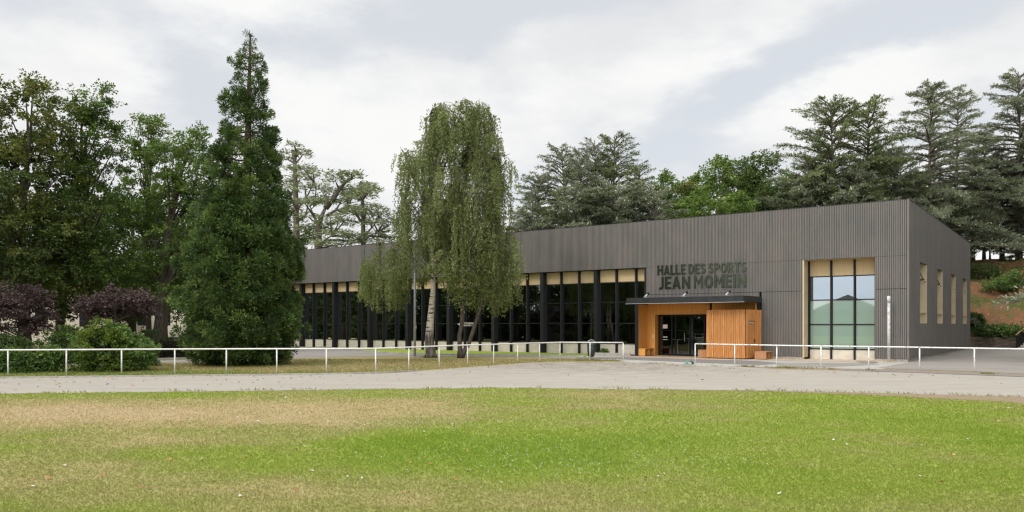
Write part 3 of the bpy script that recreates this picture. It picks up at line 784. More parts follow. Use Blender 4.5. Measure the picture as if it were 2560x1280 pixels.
def text_part(txt, s_left, s_right, z0, z1):
    lay, x = [], 0.0
    for wd in txt.split(' '):
        let = []
        for ch in wd:
            polys, w = strokes(ch); let.append((x, polys)); x += w + .115
        lay.append(let); x += .24
    W_ = x - .355
    for let in lay:
        mb = MB(); q = 0
        for x_, polys in let:
            for p in polys:
                d1 = .085 + .0012 * (q % 9); q += 1
                pts = [(s_left + (s_right - s_left) * (x_ + px) / W_, z0 + (z1 - z0) * pz) for px, pz in p]
                n = len(pts); mb.face([(a_, d1, b_) for a_, b_ in pts]).face([(a_, .05, b_) for a_, b_ in pts][::-1])
                for i in range(n): (a0, b0), (a1, b1) = pts[i], pts[(i + 1) % n]; mb.face([(a0, .05, b0), (a1, .05, b1), (a1, d1, b1), (a0, d1, b0)])
        mb.build('lettering', MT['letter'], hall)


text_part('HALLE DES SPORTS', 14.66, 8.84, 5.20, 5.83)
text_part('JEAN MOMEIN', 14.56, 8.86, 4.30, 5.09)

# ------------------------------------------------------------------ timber shed and benches in front of the porch
def lthing(name, label, cat, s, d, group=None):
    p = loc(s, d); return thing(name, label, cat, (p[0], p[1], 0), ANG, group)


sh = lthing('timber_shed', 'tall orange larch clad storage shed standing under the black canopy edge', 'shed', 8.1, 2.24)
fw = 2.36; zt = 2.88
pl = [(fw, 0), (0, 0), (-.26, -1.95), (fw, -1.95)]
MB().prism(pl, .10, zt).build('shed_wall', MT['shed_gap'], sh)
MB().prism([(fw - .15, -.12), (.12, -.12), (-.1, -1.8), (fw - .15, -1.8)], .0, .10).build('shed_base', MT['concrete'], sh)
bt = MB()
for k in range(21):
    u = .05 + k * .111; bt.box(u, u + .090, .002, .024, .08, zt - .004)
bt.build('shed_boards', MT['shed'], sh)
# side face boards run along the slightly splayed end
dirx, diry = -.26 / 1.967, -1.95 / 1.967
sb = MB(); nx, ny = diry, -dirx
for k in range(17):
    a_ = .03 + k * .113; b_ = a_ + .091
    P = lambda t_, o_: (dirx * t_ + nx * o_, diry * t_ + ny * o_)
    sb.prism([P(a_, .002), P(b_, .002), P(b_, .02), P(a_, .02)], .08, zt - .004)
sb.build('shed_boards', MT['shed'], sh)
P = lambda t_, o_: (dirx * t_ + nx * o_, diry * t_ + ny * o_)
dm = MB()
for a_, b_, z0, z1 in ((.30, .315, .12, 2.22), (1.06, 1.075, .12, 2.22)): dm.prism([P(a_, .0201), P(b_, .0201), P(b_, .026), P(a_, .026)], z0, z1)
dm.prism([P(.30, .0201), P(1.075, .0201), P(1.075, .028), P(.30, .028)], 2.2, 2.23)
do = dm.build('shed_door', MT['steel_black'], sh)
MB().prism([P(.95, .026), P(1.03, .026), P(1.03, .07), P(.95, .07)], .98, 1.16).build('door_handle', MT['steel_black'], do)
MB().prism([P(.38, .026), P(.72, .026), P(.72, .10), P(.38, .10)], 2.08, 2.17).build('door_closer', MT['galv'], do)


def bench(name, label, s0, s1, d0, d1, h, openings, mt):
    """box seat: solid front toward the viewer, open cubbies on the end that faces right"""
    b_ = lthing(name, label, 'bench', s0, d0)
    w, dep = s1 - s0, d1 - d0
    MB().box(0, w, 0, dep, h - .05, h).build('seat', mt, b_, bevel=.004)
    side = MB().box(0, w, dep - .04, dep, .04, h - .052).box(w - .04, w, 0, dep - .042, .04, h - .052).box(.02, w - .042, .02, dep - .042, .04, .07)
    side.box(0, w - .042, 0, .04, .04, h - .052)
    for k in range(1, openings): y = dep * k / openings; side.box(0, w - .042, y - .02, y + .02, .071, h - .052)
    side.build('cubby_box', mt, b_)
    return b_


bench('cubby_bench', 'varnished orange bench with open cubbies along the porch side wall', 14.92, 15.385, .03, 1.32, .49, 2, MT['larch'])
xr = S(1887, 1.75); bench('cubby_bench', 'pale wooden cubby bench at the right end of the timber shed', 7.05, 7.72, .62, 1.85, .47, 2, MT['bench'])
bench('storage_bench', 'closed pale wooden bench box at the left end of the timber shed', 10.50, 11.12, .9, 1.95, .50, 1, MT['bench'])

# ------------------------------------------------------------------ white pipe railings
def railing(name, label, bases, mt, ends=(True, True), rail_r=.032, extend=None):
    pts = [Vector(G(px, py)) for px, py in bases]
    rt = thing(name, label, 'railing', tuple(pts[0]))
    o0 = pts[0]; hgt = 1.01
    q = [p - o0 + Vector((0, 0, hgt)) for p in pts]
    if extend: q = [Vector(G(*extend)) - o0 + Vector((0, 0, hgt))] + q if extend[0] < bases[0][0] else q + [Vector(G(*extend)) - o0 + Vector((0, 0, hgt))]
    MB().tube(q, rail_r, 10).build('top_rail', mt, rt, True)
    for i, p in enumerate(pts):
        b_ = p - o0; MB().tube([b_, b_ + Vector((0, 0, hgt - .02))], .029, 10).build('post', mt, rt, True)
    return rt


railing('pipe_railing', 'long white pipe railing curving along the left side of the track', [(-285, 945.5), (-130, 942.5), (20, 939.5), (166, 938), (304, 936.3), (437, 935), (566, 934), (692, 933.2), (816, 932.6), (939, 931.5), (1022, 925.8), (1098, 919.3),
        (1169, 914.3), (1234, 911), (1294, 906.5), (1349, 903.5), (1400, 900.5), (1475, 901), (1558, 901.8)], MT['white_paint'])
railing('pipe_railing', 'white pipe railing with rust chips in front of the shed and corner window', [(1738, 908), (1837, 911.8), (1942, 915.8), (2052.5, 919.5), (2172, 922.3), (2299, 926), (2436, 930.3), (2590, 935.5), (2770, 942)], MT['worn_white'])

# ------------------------------------------------------------------ street furniture
p = G(2222, 905); pt = thing('white_pole', 'short pale grey pole with flaking paint in front of the hall corner', 'pole', p)
MB().tube([(0, 0, 0), (0, 0, 3.2)], [.078, .072], 14).build('shaft', MT['pole_paint'], pt, True)
MB().tube([(0, 0, 3.19), (0, 0, 3.55)], .088, 14).build('cap', MT['pole_paint'], pt, True)
p = G(1037, 892); pt = thing('steel_pole', 'slim grey steel pole rising into the birch foliage beside the white trunk', 'pole', p)
MB().tube([(0, 0, 0), (0, 0, 6.5)], [.085, .07], 14).build('shaft', MT['galv'], pt, True)
MB().tube([(0, 0, 0), (0, 0, .03)], .5, 20).build('base_disc', MT['concrete'], pt, True)
MB().box(-.02, .1, -.05, .05, 1.75, 2.0).build('junction_box', MT['galv'], pt)

# arrow sign
Ys = 48.6; sg = thing('arrow_sign', 'small white arrow sign for spectators pointing left behind the twin stemmed tree', 'sign', (at(1152.5, Ys), Ys, 0))
x0, x1, zb, zt_ = at(1144, Ys) - at(1152.5, Ys), at(1185.5, Ys) - at(1152.5, Ys), zat(815.2, Ys), zat(806.3, Ys); zm = (zb + zt_) / 2
MB().tube([(0, .06, 0), (0, .06, zt_)], .03, 8).build('post', MT['galv'], sg, True)
bd = MB(); poly = [(x0, zm), (x0 + .16, zt_), (x1, zt_), (x1, zb), (x0 + .16, zb)]
bd.face([(a_, -.012, b_) for a_, b_ in poly][::-1]).face([(a_, .012, b_) for a_, b_ in poly])
for i in range(5): a_, b_ = poly[i], poly[(i + 1) % 5]; bd.face([(a_[0], -.012, a_[1]), (b_[0], -.012, b_[1]), (b_[0], .012, b_[1]), (a_[0], .012, a_[1])])
bd.build('board', MT['white_card'], sg)


def sign_text(txt, parent, x, z, size, width, material, y, name='lettering'):
    cu = bpy.data.curves.new(name, 'FONT'); cu.body = txt; cu.size = 1; cu.offset = .02
    to = bpy.data.objects.new(name, cu); COL.objects.link(to)
    me = bpy.data.meshes.new_from_object(to.evaluated_get(bpy.context.evaluated_depsgraph_get())); bpy.data.objects.remove(to)
    co = np.array([v.co[:] for v in me.vertices]); mn, mxv = co.min(0), co.max(0)
    out = np.stack([x + (co[:, 0] - mn[0]) / (mxv[0] - mn[0]) * width, np.full(len(co), y), z + (co[:, 1] - mn[1]) / (mxv[1] - mn[1]) * size], 1)
    me.vertices.foreach_set('co', out.ravel()); me.materials.clear(); me.materials.append(material); me.update()
    o = bpy.data.objects.new(name, me); COL.objects.link(o); o.parent = parent


brown = mat('sign_brown', (.10, .085, .06), .7)[0]
MB().box(x0 + .20, x1 - .015, -.0155, -.0125, zb + .012, zt_ - .012).build('panel', brown, sg)
sign_text('SPECTATEURS', sg, x0 + .22, zm + .008, .085, x1 - x0 - .26, MT['white_card'], -.018)
sign_text('ENTRÉE', sg, x0 + .34, zb + .018, .075, x1 - x0 - .55, MT['white_card'], -.018)

# litter bin on its post
p = G(1478, 898); lb = thing('litter_bin', 'dark green hanging litter bin on a post behind the railing end', 'bin', p)
MB().tube([(0, 0, .14), (0, 0, .22), (0, 0, .45), (0, 0, .96)], [.14, .20, .225, .235], 20).build('bin_body', MT['dark_green'], lb, True)
MB().tube([(0, 0, .80), (0, 0, .84)], .25, 20).build('rim', MT['dark_green'], lb, True)
MB().tube([(-.2 * math.cos(a_), .0, .96 + .16 * math.sin(a_)) for a_ in np.linspace(0, math.pi, 9)], .02, 8).build('handle_hoop', MT['galv'], lb, True)
MB().tube([(0, .26, 0), (0, .26, 1.0)], .03, 10).build('post', MT['galv'], lb, True)

# green drain pipe end by the railing
p = G(1727, 911.5); gd = thing('pipe_cover', 'sea green plastic half round pipe cover at the foot of the railing', 'cover', p, R(8))
hc = MB(); n = 10; rr = .19
for i in range(n):
    a0, a1 = math.pi * i / n, math.pi * (i + 1) / n
    for (r0, fl_) in ((rr, 0), (rr - .02, 1)):
        A = (-r0 * math.cos(a0), 0, r0 * math.sin(a0) + .01); B = (-r0 * math.cos(a1), 0, r0 * math.sin(a1) + .01)
        A2 = (A[0] + .04, .42, A[2] * .92); B2 = (B[0] + .04, .42, B[2] * .92)
        hc.face([A, B, B2, A2])
    o_, i_ = (-rr * math.cos(a0), 0, rr * math.sin(a0) + .01), (-(rr - .02) * math.cos(a0), 0, (rr - .02) * math.sin(a0) + .01)
    o2, i2 = (-rr * math.cos(a1), 0, rr * math.sin(a1) + .01), (-(rr - .02) * math.cos(a1), 0, (rr - .02) * math.sin(a1) + .01)
    hc.face([o_, o2, i2, i_])
hc.build('shell', MT['sea_green'], gd, True)
MB().prism([(-rr, .02), (-rr - .05, .40), (-rr + .2, .42), (rr - .1, .03)], .0, .02).build('liner', MT['sea_green'], gd)

# inside the hall, seen through the glass
u = S(1021, -3); o = MB().box(u - .45, u + .45, -3.4, -2.9, .1, 1.95).build('vending_cabinet', mat('pale_green_cabinet', (.50, .68, .58), .4)[0])
o.location = (C0[0], C0[1], 0); o.rotation_euler = (0, 0, ANG); tag(o, 'pale green tall cabinet standing inside the glazed hall', 'cabinet')

# retaining wall and stairs at the right
rw = MB().box(-40, 62, -31.0, -30.7, 0, .95); o = rw.build('retaining_wall', speckled('mossy_concrete', (.16, .13, .10), (.06, .055, .04), 2.2, .95, 0, .4, (1, 1, 2.2)))
o.location = (C0[0], C0[1], 0); o.rotation_euler = (0, 0, ANG); tag(o, 'low mossy concrete retaining wall at the foot of the earth bank', 'wall')
st = thing('stair_flight', 'concrete steps with a dark metal guard at the right edge of the bank', 'stairs', G(2545, 873), R(-62))
sm = MB()
for k in range(12): sm.box(.0, 2.2, k * .36, k * .36 + 4.4 - k * .36, .17 * k, .17 * (k + 1) - .001)
sm.build('steps', MT['concrete'], st)
gm = MB(); pa = [(0, -.2, .1), (0, 4.2, 2.2), (0, 4.2, 3.2), (0, -.2, 1.1)]
gm.face(pa).face([(x - .05, y, z) for x, y, z in pa][::-1]); gm.face([pa[3], pa[2], (-.05, 4.2, 3.2), (-.05, -.2, 1.1)]); gm.face([pa[0], pa[3], (-.05, -.2, 1.1), (-.05, -.2, .1)])
gm.build('guard_panel', MT['steel_black'], st)
MB().tube([(-.02, -.25, 1.16), (-.02, 4.2, 3.26)], .05, 8).build('handrail', MT['bench'], st, True)

# ------------------------------------------------------------------ vegetation builders
def unit(v): return v / np.maximum(np.linalg.norm(v, axis=-1, keepdims=True), 1e-9)


def cards(P, D, size, ratio, rng, flat=None):
    """diamond leaves at P pointing along D"""
    n = len(P); D = unit(D)
    r = rng.normal(size=(n, 3))
    if flat is not None: r = r * (1 - flat) + np.array([0, 0, 1.0]) * flat * 2
    Sd = unit(np.cross(D, r)); size = np.broadcast_to(size, (n,))[:, None]; w = size * ratio
    return np.stack([P, P + D * size * .45 + Sd * w * .5, P + D * size, P + D * size * .45 - Sd * w * .5], 1)


def tree_root(name, label, cat, location, group=None): return thing(name, label, cat, location, 0, group)


def deciduous(name, label, seed, height, blobs, leafm, bark, location, leaf=.16, clumps=90, per=80, trunk_r=.3, fork=.25, flatten=.55, clump_r=.75, lean=(0, 0), bare=0, cat='tree', group=None, tintmid=.5, ratio=.62, stems=1, limbs=26, drop=.35, shell=.45, topshift=.12):
    """blobs: (x,y,z,rx,ry,rz,weight) ellipsoids of the crown in tree space"""
    rng = np.random.default_rng(seed); root = tree_root(name, label, cat, location, group)
    W_ = np.array([b[6] for b in blobs], float); W_ /= W_.sum()
    C_, T_ = [], []
    for _ in range(clumps):
        b = blobs[rng.choice(len(blobs), p=W_)]
        d = unit(rng.normal(size=3)); r = shell + (1 - shell) * rng.random() ** .6
        C_.append((b[0] + d[0] * b[3] * r, b[1] + d[1] * b[4] * r, max(b[2] + d[2] * b[5] * r, .12)))
        T_.append(tintmid + rng.normal() * .14 + (.0))
    C_ = np.array(C_); T_ = np.array(T_)
    cen = np.array([0, 0, height * .45]); tw_n = 9; per_t = max(6, per // tw_n)
    k = np.repeat(np.arange(clumps), tw_n); nT = len(k)
    outw = unit(C_[k] - cen)
    td = unit(rng.normal(size=(nT, 3)) * np.array([1, 1, flatten]) + outw * .7 + np.array([0, 0, .22])); tl = clump_r * (.55 + .75 * rng.random(nT))
    tone = T_[k] + rng.normal(size=nT) * .06
    ti = np.repeat(np.arange(nT), per_t); u = rng.random(len(ti)) ** .7
    arch = -.22 * u ** 2
    wid = tl[ti] * .30 * np.sqrt(np.clip(1.08 - u, 0, 1)) * np.sqrt(np.clip(u * 3, .1, 1))
    off = rng.normal(size=(len(ti), 3)); off = unit(off) * (rng.random(len(ti)) ** .5 * wid)[:, None] * np.array([1, 1, .6])
    P = C_[k][ti] + td[ti] * (u * tl[ti])[:, None] + off + np.stack([0 * u, 0 * u, arch * tl[ti]], 1)
    P[:, 2] = np.maximum(P[:, 2], .05); k = k[ti]
    T_ = tone; kk_ = ti
    D = unit(td[ti] * .8 + unit(off + 1e-6) * .7 + rng.normal(size=(len(ti), 3)) * .4 + np.array([0, 0, -drop]))
    V = cards(P, D, leaf * (.6 + .8 * rng.random(len(k))), ratio, rng, .35)
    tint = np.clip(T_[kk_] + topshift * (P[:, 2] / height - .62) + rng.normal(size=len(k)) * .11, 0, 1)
    # trunk and limbs
    tb = MB(); fz = height * fork
    for sI in range(stems):
        an = rng.random() * 6.28; sp = 0 if stems == 1 else .12
        bx, by = math.cos(an) * sp, math.sin(an) * sp
        lx, ly = (lean[0], lean[1]) if stems == 1 else (lean[0] + math.cos(an) * height * .16, lean[1] + math.sin(an) * height * .16)
        n_ = 9; path = []; rad = []
        for i in range(n_):
            t = i / (n_ - 1); w = math.sin(t * 5 + seed + sI) * .02 * height * t
            path.append((bx + lx * t ** 1.3 + w, by + ly * t ** 1.3 + w * .6, height * .93 * t)); rad.append(trunk_r * ((1 - t) ** .8 * .92 + .05) * (1.35 if i == 0 else 1))
        tb.tube(path, rad, 9)
        pk = np.array(path)
        for j in rng.choice(clumps, min(limbs // stems, clumps), replace=False):
            c = C_[j]; tz = np.clip((c[2] - .25 * height * (.6 + .4 * rng.random())) / (height * .93), fork, .92)
            s_ = np.array([np.interp(tz, np.linspace(0, 1, n_), pk[:, q]) for q in range(3)])
            m_ = (s_ + c) / 2 + np.array([0, 0, .08 * height * (rng.random() - .3)]) * .5
            r0 = trunk_r * (1 - tz) * .45 + .03
            tb.tube([s_, (s_ * .55 + m_ * .45), m_, (m_ * .45 + c * .55), c], [r0, r0 * .75, r0 * .5, r0 * .32, .012], 5, cap=False)
    tb.build('trunk', bark, root, True)
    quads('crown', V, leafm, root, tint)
    return root


def cedar(name, label, seed, h, rbase, location, leafm, z0=.12, spacing=.52, dens=1.0, tilt=.12, card=.42, cat='tree', group=None, trunk_r=.32, top_w=.08, irregular=.35, lean=(0, 0), gaps=0.0):
    rng = np.random.default_rng(seed); root = tree_root(name, label, cat, location, group)
    tb = MB(); n_ = 10
    path = [(lean[0] * (i / 9) ** 1.5 + math.sin(i * .8 + seed) * .08, lean[1] * (i / 9) ** 1.5, h * i / 9) for i in range(n_)]
    pk = np.array(path); tb.tube(path, [trunk_r * (1 - .93 * i / 9) * (1.3 if i == 0 else 1) for i in range(n_)], 8)
    Ps, Ds, Ss, Ts = [], [], [], []
    z = h * z0; az = rng.random() * 6.28
    while z < h * .985:
        t = z / h
        for _ in range(rng.integers(2, 5)):
            az += 2.4 + rng.normal() * .4
            if rng.random() < gaps: continue
            prof = rbase * 1.2 * (1 - max(t - z0, 0) / (1 - z0)) ** .85 + top_w * h * .62
            L_ = max(.5, prof * (1 - irregular + 2 * irregular * rng.random()) * (.7 + .3 * rng.random()))
            L_ = min(L_, prof * 1.25, (h - z) * 1.25 + .45)
            rise = tilt + rng.normal() * .10 + 1.0 * max(t - .50, 0) / .5
            s_ = np.array([np.interp(t, np.linspace(0, 1, n_), pk[:, q]) for q in range(3)])
            d = np.array([math.cos(az), math.sin(az), 0.0]); side = np.array([-d[1], d[0], 0])
            m_ = 8; tt = np.linspace(0, 1, m_)
            br = s_ + d * L_ * tt[:, None] + np.array([0, 0, 1.0]) * (L_ * (rise * tt - (.20 + .35 * rise * .6 + .1 * rng.random()) * tt ** 2.0))[:, None] + side * (np.sin(tt * 2.5) * L_ * .08 * rng.normal())[:, None]
            tb.tube(br.tolist(), (np.linspace(.020 * L_ + .03, .012, m_)).tolist(), 4, cap=False)
            nw = int((6 + L_ * 11) * dens); uw = np.concatenate([.10 + .90 * rng.random(nw) ** .8, [1.0, 1.0]]); nw += 2
            sg_ = rng.choice([-1, 1], nw); base = np.stack([np.interp(uw, tt, br[:, q]) for q in range(3)], 1)
            wl_ = (L_ * .40 * np.clip(1.12 - uw, .08, 1) * np.clip(uw * 2.6, .45, 1) + .26) * (.5 + .7 * rng.random(nw))
            wd = d[None, :] * (.75 + .4 * rng.random(nw))[:, None] + side * (sg_ * (.25 + .75 * rng.random(nw)))[:, None] + np.array([0, 0, 1.0]) * (.12 + rng.normal(size=nw) * .16)[:, None]
            wd = unit(wd); cn = 5; ci = np.repeat(np.arange(nw), (wl_ * 9 * dens + 3).astype(int))
            v_ = rng.random(len(ci)); nt2 = len(ci)
            P = base[ci] + wd[ci] * (v_ * wl_[ci])[:, None] + np.array([0, 0, 1.0]) * (-.16 * v_ ** 2 * wl_[ci])[:, None] + rng.normal(size=(nt2, 3)) * np.array([.05, .05, .035])
            D = wd[ci] + rng.normal(size=(nt2, 3)) * .42 + np.array([0, 0, .10])
            Ps.append(P); Ds.append(D); Ss.append(card * (.45 + .6 * rng.random(nt2)) * (.8 + .2 * (1 - t)))
            Ts.append(np.clip(.48 + rng.normal() * .15 + .10 * (uw[ci] - .6) + rng.normal(size=nt2) * .13, 0, 1))
        z += spacing * (.7 + .6 * rng.random()) * (1 - .35 * t)
    nl = 60; P = np.stack([np.interp(np.linspace(.90, 1.0, nl), np.linspace(0, 1, n_), pk[:, q]) for q in range(3)], 1)
    Ps.append(P); Ds.append(rng.normal(size=(nl, 3)) * .5 + np.array([0, 0, .6])); Ss.append(np.full(nl, card * .6)); Ts.append(np.full(nl, .5))
    P, D, Sz, Tt = np.concatenate(Ps), np.concatenate(Ds), np.concatenate(Ss), np.concatenate(Ts)
    tb.build('trunk', MT['bark_grey'], root, True)
    quads('crown', cards(P, D, Sz, .30, rng, .72), leafm, root, Tt)
    return root


# ------------------------------------------------------------------ the giant sequoia on the left
def sequoia():
    rng = np.random.default_rng(11); p = G(606, 912)
    root = tree_root('sequoia_tree', 'tall dark green conical sequoia sweeping to the ground beside the railing', 'tree', p)
    Hh = 16.55
    tb = MB(); path = [(.40 * (i / 11) ** 1.0, 0, Hh * i / 11) for i in range(12)]; pk = np.array(path)
    tb.tube(path, [.42 * (1 - .96 * i / 11) * (1.5 if i == 0 else 1) + .02 for i in range(12)], 10)
    zz = [0, .8, 2.3, 4.2, 6, 7.8, 9.6, 11.6, 13.2, 14.6, 15.6, 16.5]; ww = [2.2, 2.9, 3.05, 2.85, 2.55, 2.15, 1.72, 1.34, 1.02, .74, .40, .05]
    Ps, Ds, Ss, Ts = [], [], [], []
    z = .25; az = 0
    while z < 16.3:
        Rr = np.interp(z, zz, ww)
        nb = int(7 + Rr * 5.6) if z < 8.5 else int(3.5 + Rr * 3.0)
        for _ in range(nb):
            az += 2.4 + rng.normal() * .5
            rag = float(vnoise(np.array([az * 1.6 % 10.05]), np.array([z * .9]), 1.0, 17)[0]); L_ = Rr * (.62 + .30 * rng.random() + .34 * (rag - .35))
            if z > 6.5 and rag < .24: continue
            if rng.random() < .14: L_ *= 1.18
            d = np.array([math.cos(az), math.sin(az), 0]); sdv = np.array([-d[1], d[0], 0])
            zb = max(z + rng.normal() * .15, .15)
            s_ = np.array([np.interp(zb / Hh, np.linspace(0, 1, 12), pk[:, q]) for q in range(3)])
            up = rng.uniform(-.12, .28) + (.35 if z > 12 else 0)
            if z < 1.4: up = rng.uniform(.0, .12)
            tt = np.linspace(0, 1, 5); br = s_ + d * (L_ * tt)[:, None] + np.array([0, 0, 1.]) * (L_ * (up * tt - .35 * tt * (1 - tt)))[:, None]
            tb.tube(br.tolist(), np.linspace(.025 + .012 * L_, .01, 5).tolist(), 4, cap=False)
            ncl = int(3 + L_ * 1.7)
            bt_ = rng.normal() * .13
            for c in range(ncl):
                u = 1 - (rng.random() ** 1.3) * (.62 if z < 9 else .48)
                cc = np.array([np.interp(u, tt, br[:, q]) for q in range(3)]) + sdv * rng.normal() * .28 * (Rr ** .5) + np.array([0, 0, rng.normal() * .14])
                r_ = (.20 + .18 * rng.random()) * min(1, .42 + Rr * .42); n2 = int(120 * (r_ / .3) ** 1.6)
                o_ = unit(rng.normal(size=(n2, 3)) + d * .9 + np.array([0, 0, .5])); rr = rng.random(n2) ** .5
                P = cc + o_ * (r_ * rr)[:, None]
                Ps.append(P); Ds.append(o_ * .8 + d * .3 + rng.normal(size=(n2, 3)) * .35 + np.array([0, 0, .25])); Ss.append((.10 + .09 * rng.random(n2)) * min(1, .6 + Rr * .35))
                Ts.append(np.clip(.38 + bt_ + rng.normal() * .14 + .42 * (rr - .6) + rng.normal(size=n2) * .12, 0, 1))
        z += .42 if z < 9 else .40
    P, D, Sz, Tt = np.concatenate(Ps), np.concatenate(Ds), np.concatenate(Ss), np.concatenate(Ts)
    P[:, 2] = np.maximum(P[:, 2], .04)
    tb.build('trunk', MT['seq_bark'], root, True)
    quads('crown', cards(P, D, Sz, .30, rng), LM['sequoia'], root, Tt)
    print('sequoia cards', len(P))


sequoia()


# ------------------------------------------------------------------ the weeping birch
def birch():
    rng = np.random.default_rng(23); p = G(1078, 894); Yb = p[1]
    root = tree_root('birch_tree', 'weeping birch with a white trunk and long hanging leafy strands', 'tree', p)
    X = lambda px: at(px, Yb) - p[0]
    Z = lambda py: zat(py, Yb)
    tb = MB()
    mpath = [(X(1076), 0, 0), (X(1077), 0, .25), (X(1073), 0, 1.2), (X(1076), .05, Z(800)), (X(1083), .05, Z(720)), (X(1082), 0, Z(640)), (X(1085), 0, Z(540)), (X(1092), .1, Z(440)), (X(1098), .1, Z(350)), (X(1096), 0, Z(258))]
    tb.tube(mpath, [.47, .32, .27, .22, .15, .135, .115, .09, .05, .012], 12)
    lm = []
    def limb(pts, r):
        n = len(pts); tb.tube(pts, [r * (1 - .85 * i / (n - 1)) for i in range(n)], 6, 1, cap=False); lm.append(np.array(pts, float))
    # forks: spread to the outline of the crown
    limb([(X(1082), 0, Z(660)), (X(1130), .4, Z(560)), (X(1170), .6, Z(420)), (X(1185), .5, Z(320)), (X(1195), .4, Z(272))], .13)
    limb([(X(1085), 0, Z(560)), (X(1050), -.5, Z(480)), (X(1025), -.8, Z(410)), (X(1005), -.8, Z(375))], .08)
    limb([(X(1130), .4, Z(560)), (X(1190), .2, Z(470)), (X(1235), 0, Z(400)), (X(1275), -.1, Z(385))], .08)
    limb([(X(1088), .1, Z(480)), (X(1120), -.4, Z(400)), (X(1140), -.6, Z(300)), (X(1150), -.6, Z(285))], .06)
    limb([(X(1085), 0, Z(700)), (X(1040), -1.0, Z(650)), (X(980), -1.6, Z(610)), (X(925), -1.6, Z(618))], .08)
    limb([(X(1085), 0, Z(690)), (X(1150), -.8, Z(640)), (X(1230), -1.0, Z(590)), (X(1290), -.8, Z(580))], .08)
    limb([(X(1085), 0, Z(650)), (X(1060), 1.2, Z(560)), (X(1020), 2.0, Z(500)), (X(995), 2.4, Z(480))], .07)
    limb([(X(1090), .1, Z(600)), (X(1150), 1.5, Z(500)), (X(1200), 2.2, Z(450)), (X(1240), 2.4, Z(460))], .07)
    limb([(X(1085), 0, Z(640)), (X(1090), -1.3, Z(560)), (X(1110), -2.2, Z(500)), (X(1120), -2.6, Z(490))], .07)
    limb([(X(1085), 0, Z(620)), (X(1040), -1.3, Z(540)), (X(1010), -2.2, Z(500))], .06)
    limb([(X(1100), .1, Z(600)), (X(1160), -1.5, Z(530)), (X(1200), -2.2, Z(500))], .06)
    limb([(X(1170), .6, Z(420)), (X(1210), -.5, Z(360)), (X(1245), -.6, Z(320))], .05)
    limb([(X(1095), .1, Z(400)), (X(1080), -.2, Z(330)), (X(1075), -.3, Z(290))], .05)
    limb([(X(1185), .5, Z(320)), (X(1210), .3, Z(290)), (X(1225), .2, Z(285))], .04)
    limb([(X(1120), .2, Z(620)), (X(1190), .4, Z(610)), (X(1250), .2, Z(600)), (X(1305), .2, Z(600))], .06)
    limb([(X(1080), .2, Z(700)), (X(1030), .8, Z(650)), (X(970), 1.2, Z(620)), (X(930), 1.2, Z(640))], .06)
    Ps, Ds, Ss, Ts = [], [], [], []; tw = []
    EY = [268, 300, 350, 380, 420, 520, 570, 600, 640, 700]
    EL = [1080, 1070, 1042, 1008, 986, 984, 978, 930, 898, 895]; ER = [1225, 1238, 1252, 1270, 1288, 1276, 1284, 1306, 1316, 1318]
    bottom = lambda x: Z(np.interp(x, [X(895), X(930), X(1000), X(1050), X(1110), X(1180), X(1250), X(1310)], [735, 782, 775, 700, 690, 798, 790, 750]))
    allp = np.concatenate([np.stack([np.interp(np.linspace(.12, 1, 14), np.linspace(0, 1, len(l)), l[:, q]) for q in range(3)], 1) for l in lm])
    for k in range(285):
        if k < 215: py = 262 + 310 * rng.random() ** 1.0
        else: py = 575 + 150 * rng.random()
        el, er = np.interp(py, EY, EL), np.interp(py, EY, ER)
        half = (er - el) / 2 / F * Yb; mid = X((el + er) / 2)
        a_ = rng.random() * 6.283; r_ = rng.random() ** .38
        tgt = np.array([mid + math.cos(a_) * r_ * half, math.sin(a_) * r_ * min(half, 3.6) * .85, Z(py)])
        if py < 312 and abs(tgt[0] - X(1130)) < .30: continue
        q = allp[np.argmin(((allp - tgt) ** 2 * np.array([1, 1, 1.6])).sum(1))]
        dv = tgt - q; hd_ = np.array([dv[0], dv[1], 0]) / max(np.linalg.norm(dv[:2]), 1e-3)
        md = (q + tgt) / 2 + np.array([0, 0, .25]); tb.tube([q.tolist(), md.tolist(), (tgt + np.array([0, 0, .1])).tolist()], [.028, .018, .008], 4, 1, cap=False)
        L0 = rng.uniform(.9, 2.4) if tgt[2] > 10.5 else rng.uniform(1.6, 4.0)
        tone = .46 + rng.normal() * .17
        for j in range(int(rng.integers(6, 18))):
            f_ = rng.random() ** .6; c = q + (tgt - q) * (.35 + .65 * f_) + rng.normal(size=3) * np.array([.20, .20, .08])
            Lh = L0 * rng.uniform(.55, 1.15)
            zb_ = bottom(c[0]) + rng.random() ** 2 * 1.3
            if c[2] - Lh < zb_: Lh = max(c[2] - zb_, .3)
            m_ = 8; tt = np.linspace(0, 1, m_); sway = rng.normal(size=2) * .10
            st_ = c + (hd_ * .38 * rng.random() + np.array([rng.normal(), rng.normal(), 0]) * .12) * (1 - (1 - tt) ** 2.5)[:, None] + np.array([sway[0], sway[1], 0]) * (tt ** 2)[:, None]
            st_[:, 2] = c[2] + .10 * np.sin(np.minimum(tt * 4, 1) * math.pi) - Lh * np.clip(tt - .10, 0, 1) ** 1.1 / (.90 ** 1.1)
            tw.append(st_)
            n2 = int(14 + Lh * 24); uu = .03 + .97 * rng.random(n2)
            P = np.stack([np.interp(uu, tt, st_[:, q_]) for q_ in range(3)], 1) + rng.normal(size=(n2, 3)) * np.array([.05, .05, .03])
            Ps.append(P); Ds.append(rng.normal(size=(n2, 3)) * .42 + np.array([0, 0, -.9])); Ss.append(.075 + .055 * rng.random(n2))
            Ts.append(np.clip(tone + rng.normal() * .08 + rng.normal(size=n2) * .13, 0, 1))
    P, D, Sz, Tt = np.concatenate(Ps), np.concatenate(Ds), np.concatenate(Ss), np.concatenate(Ts)
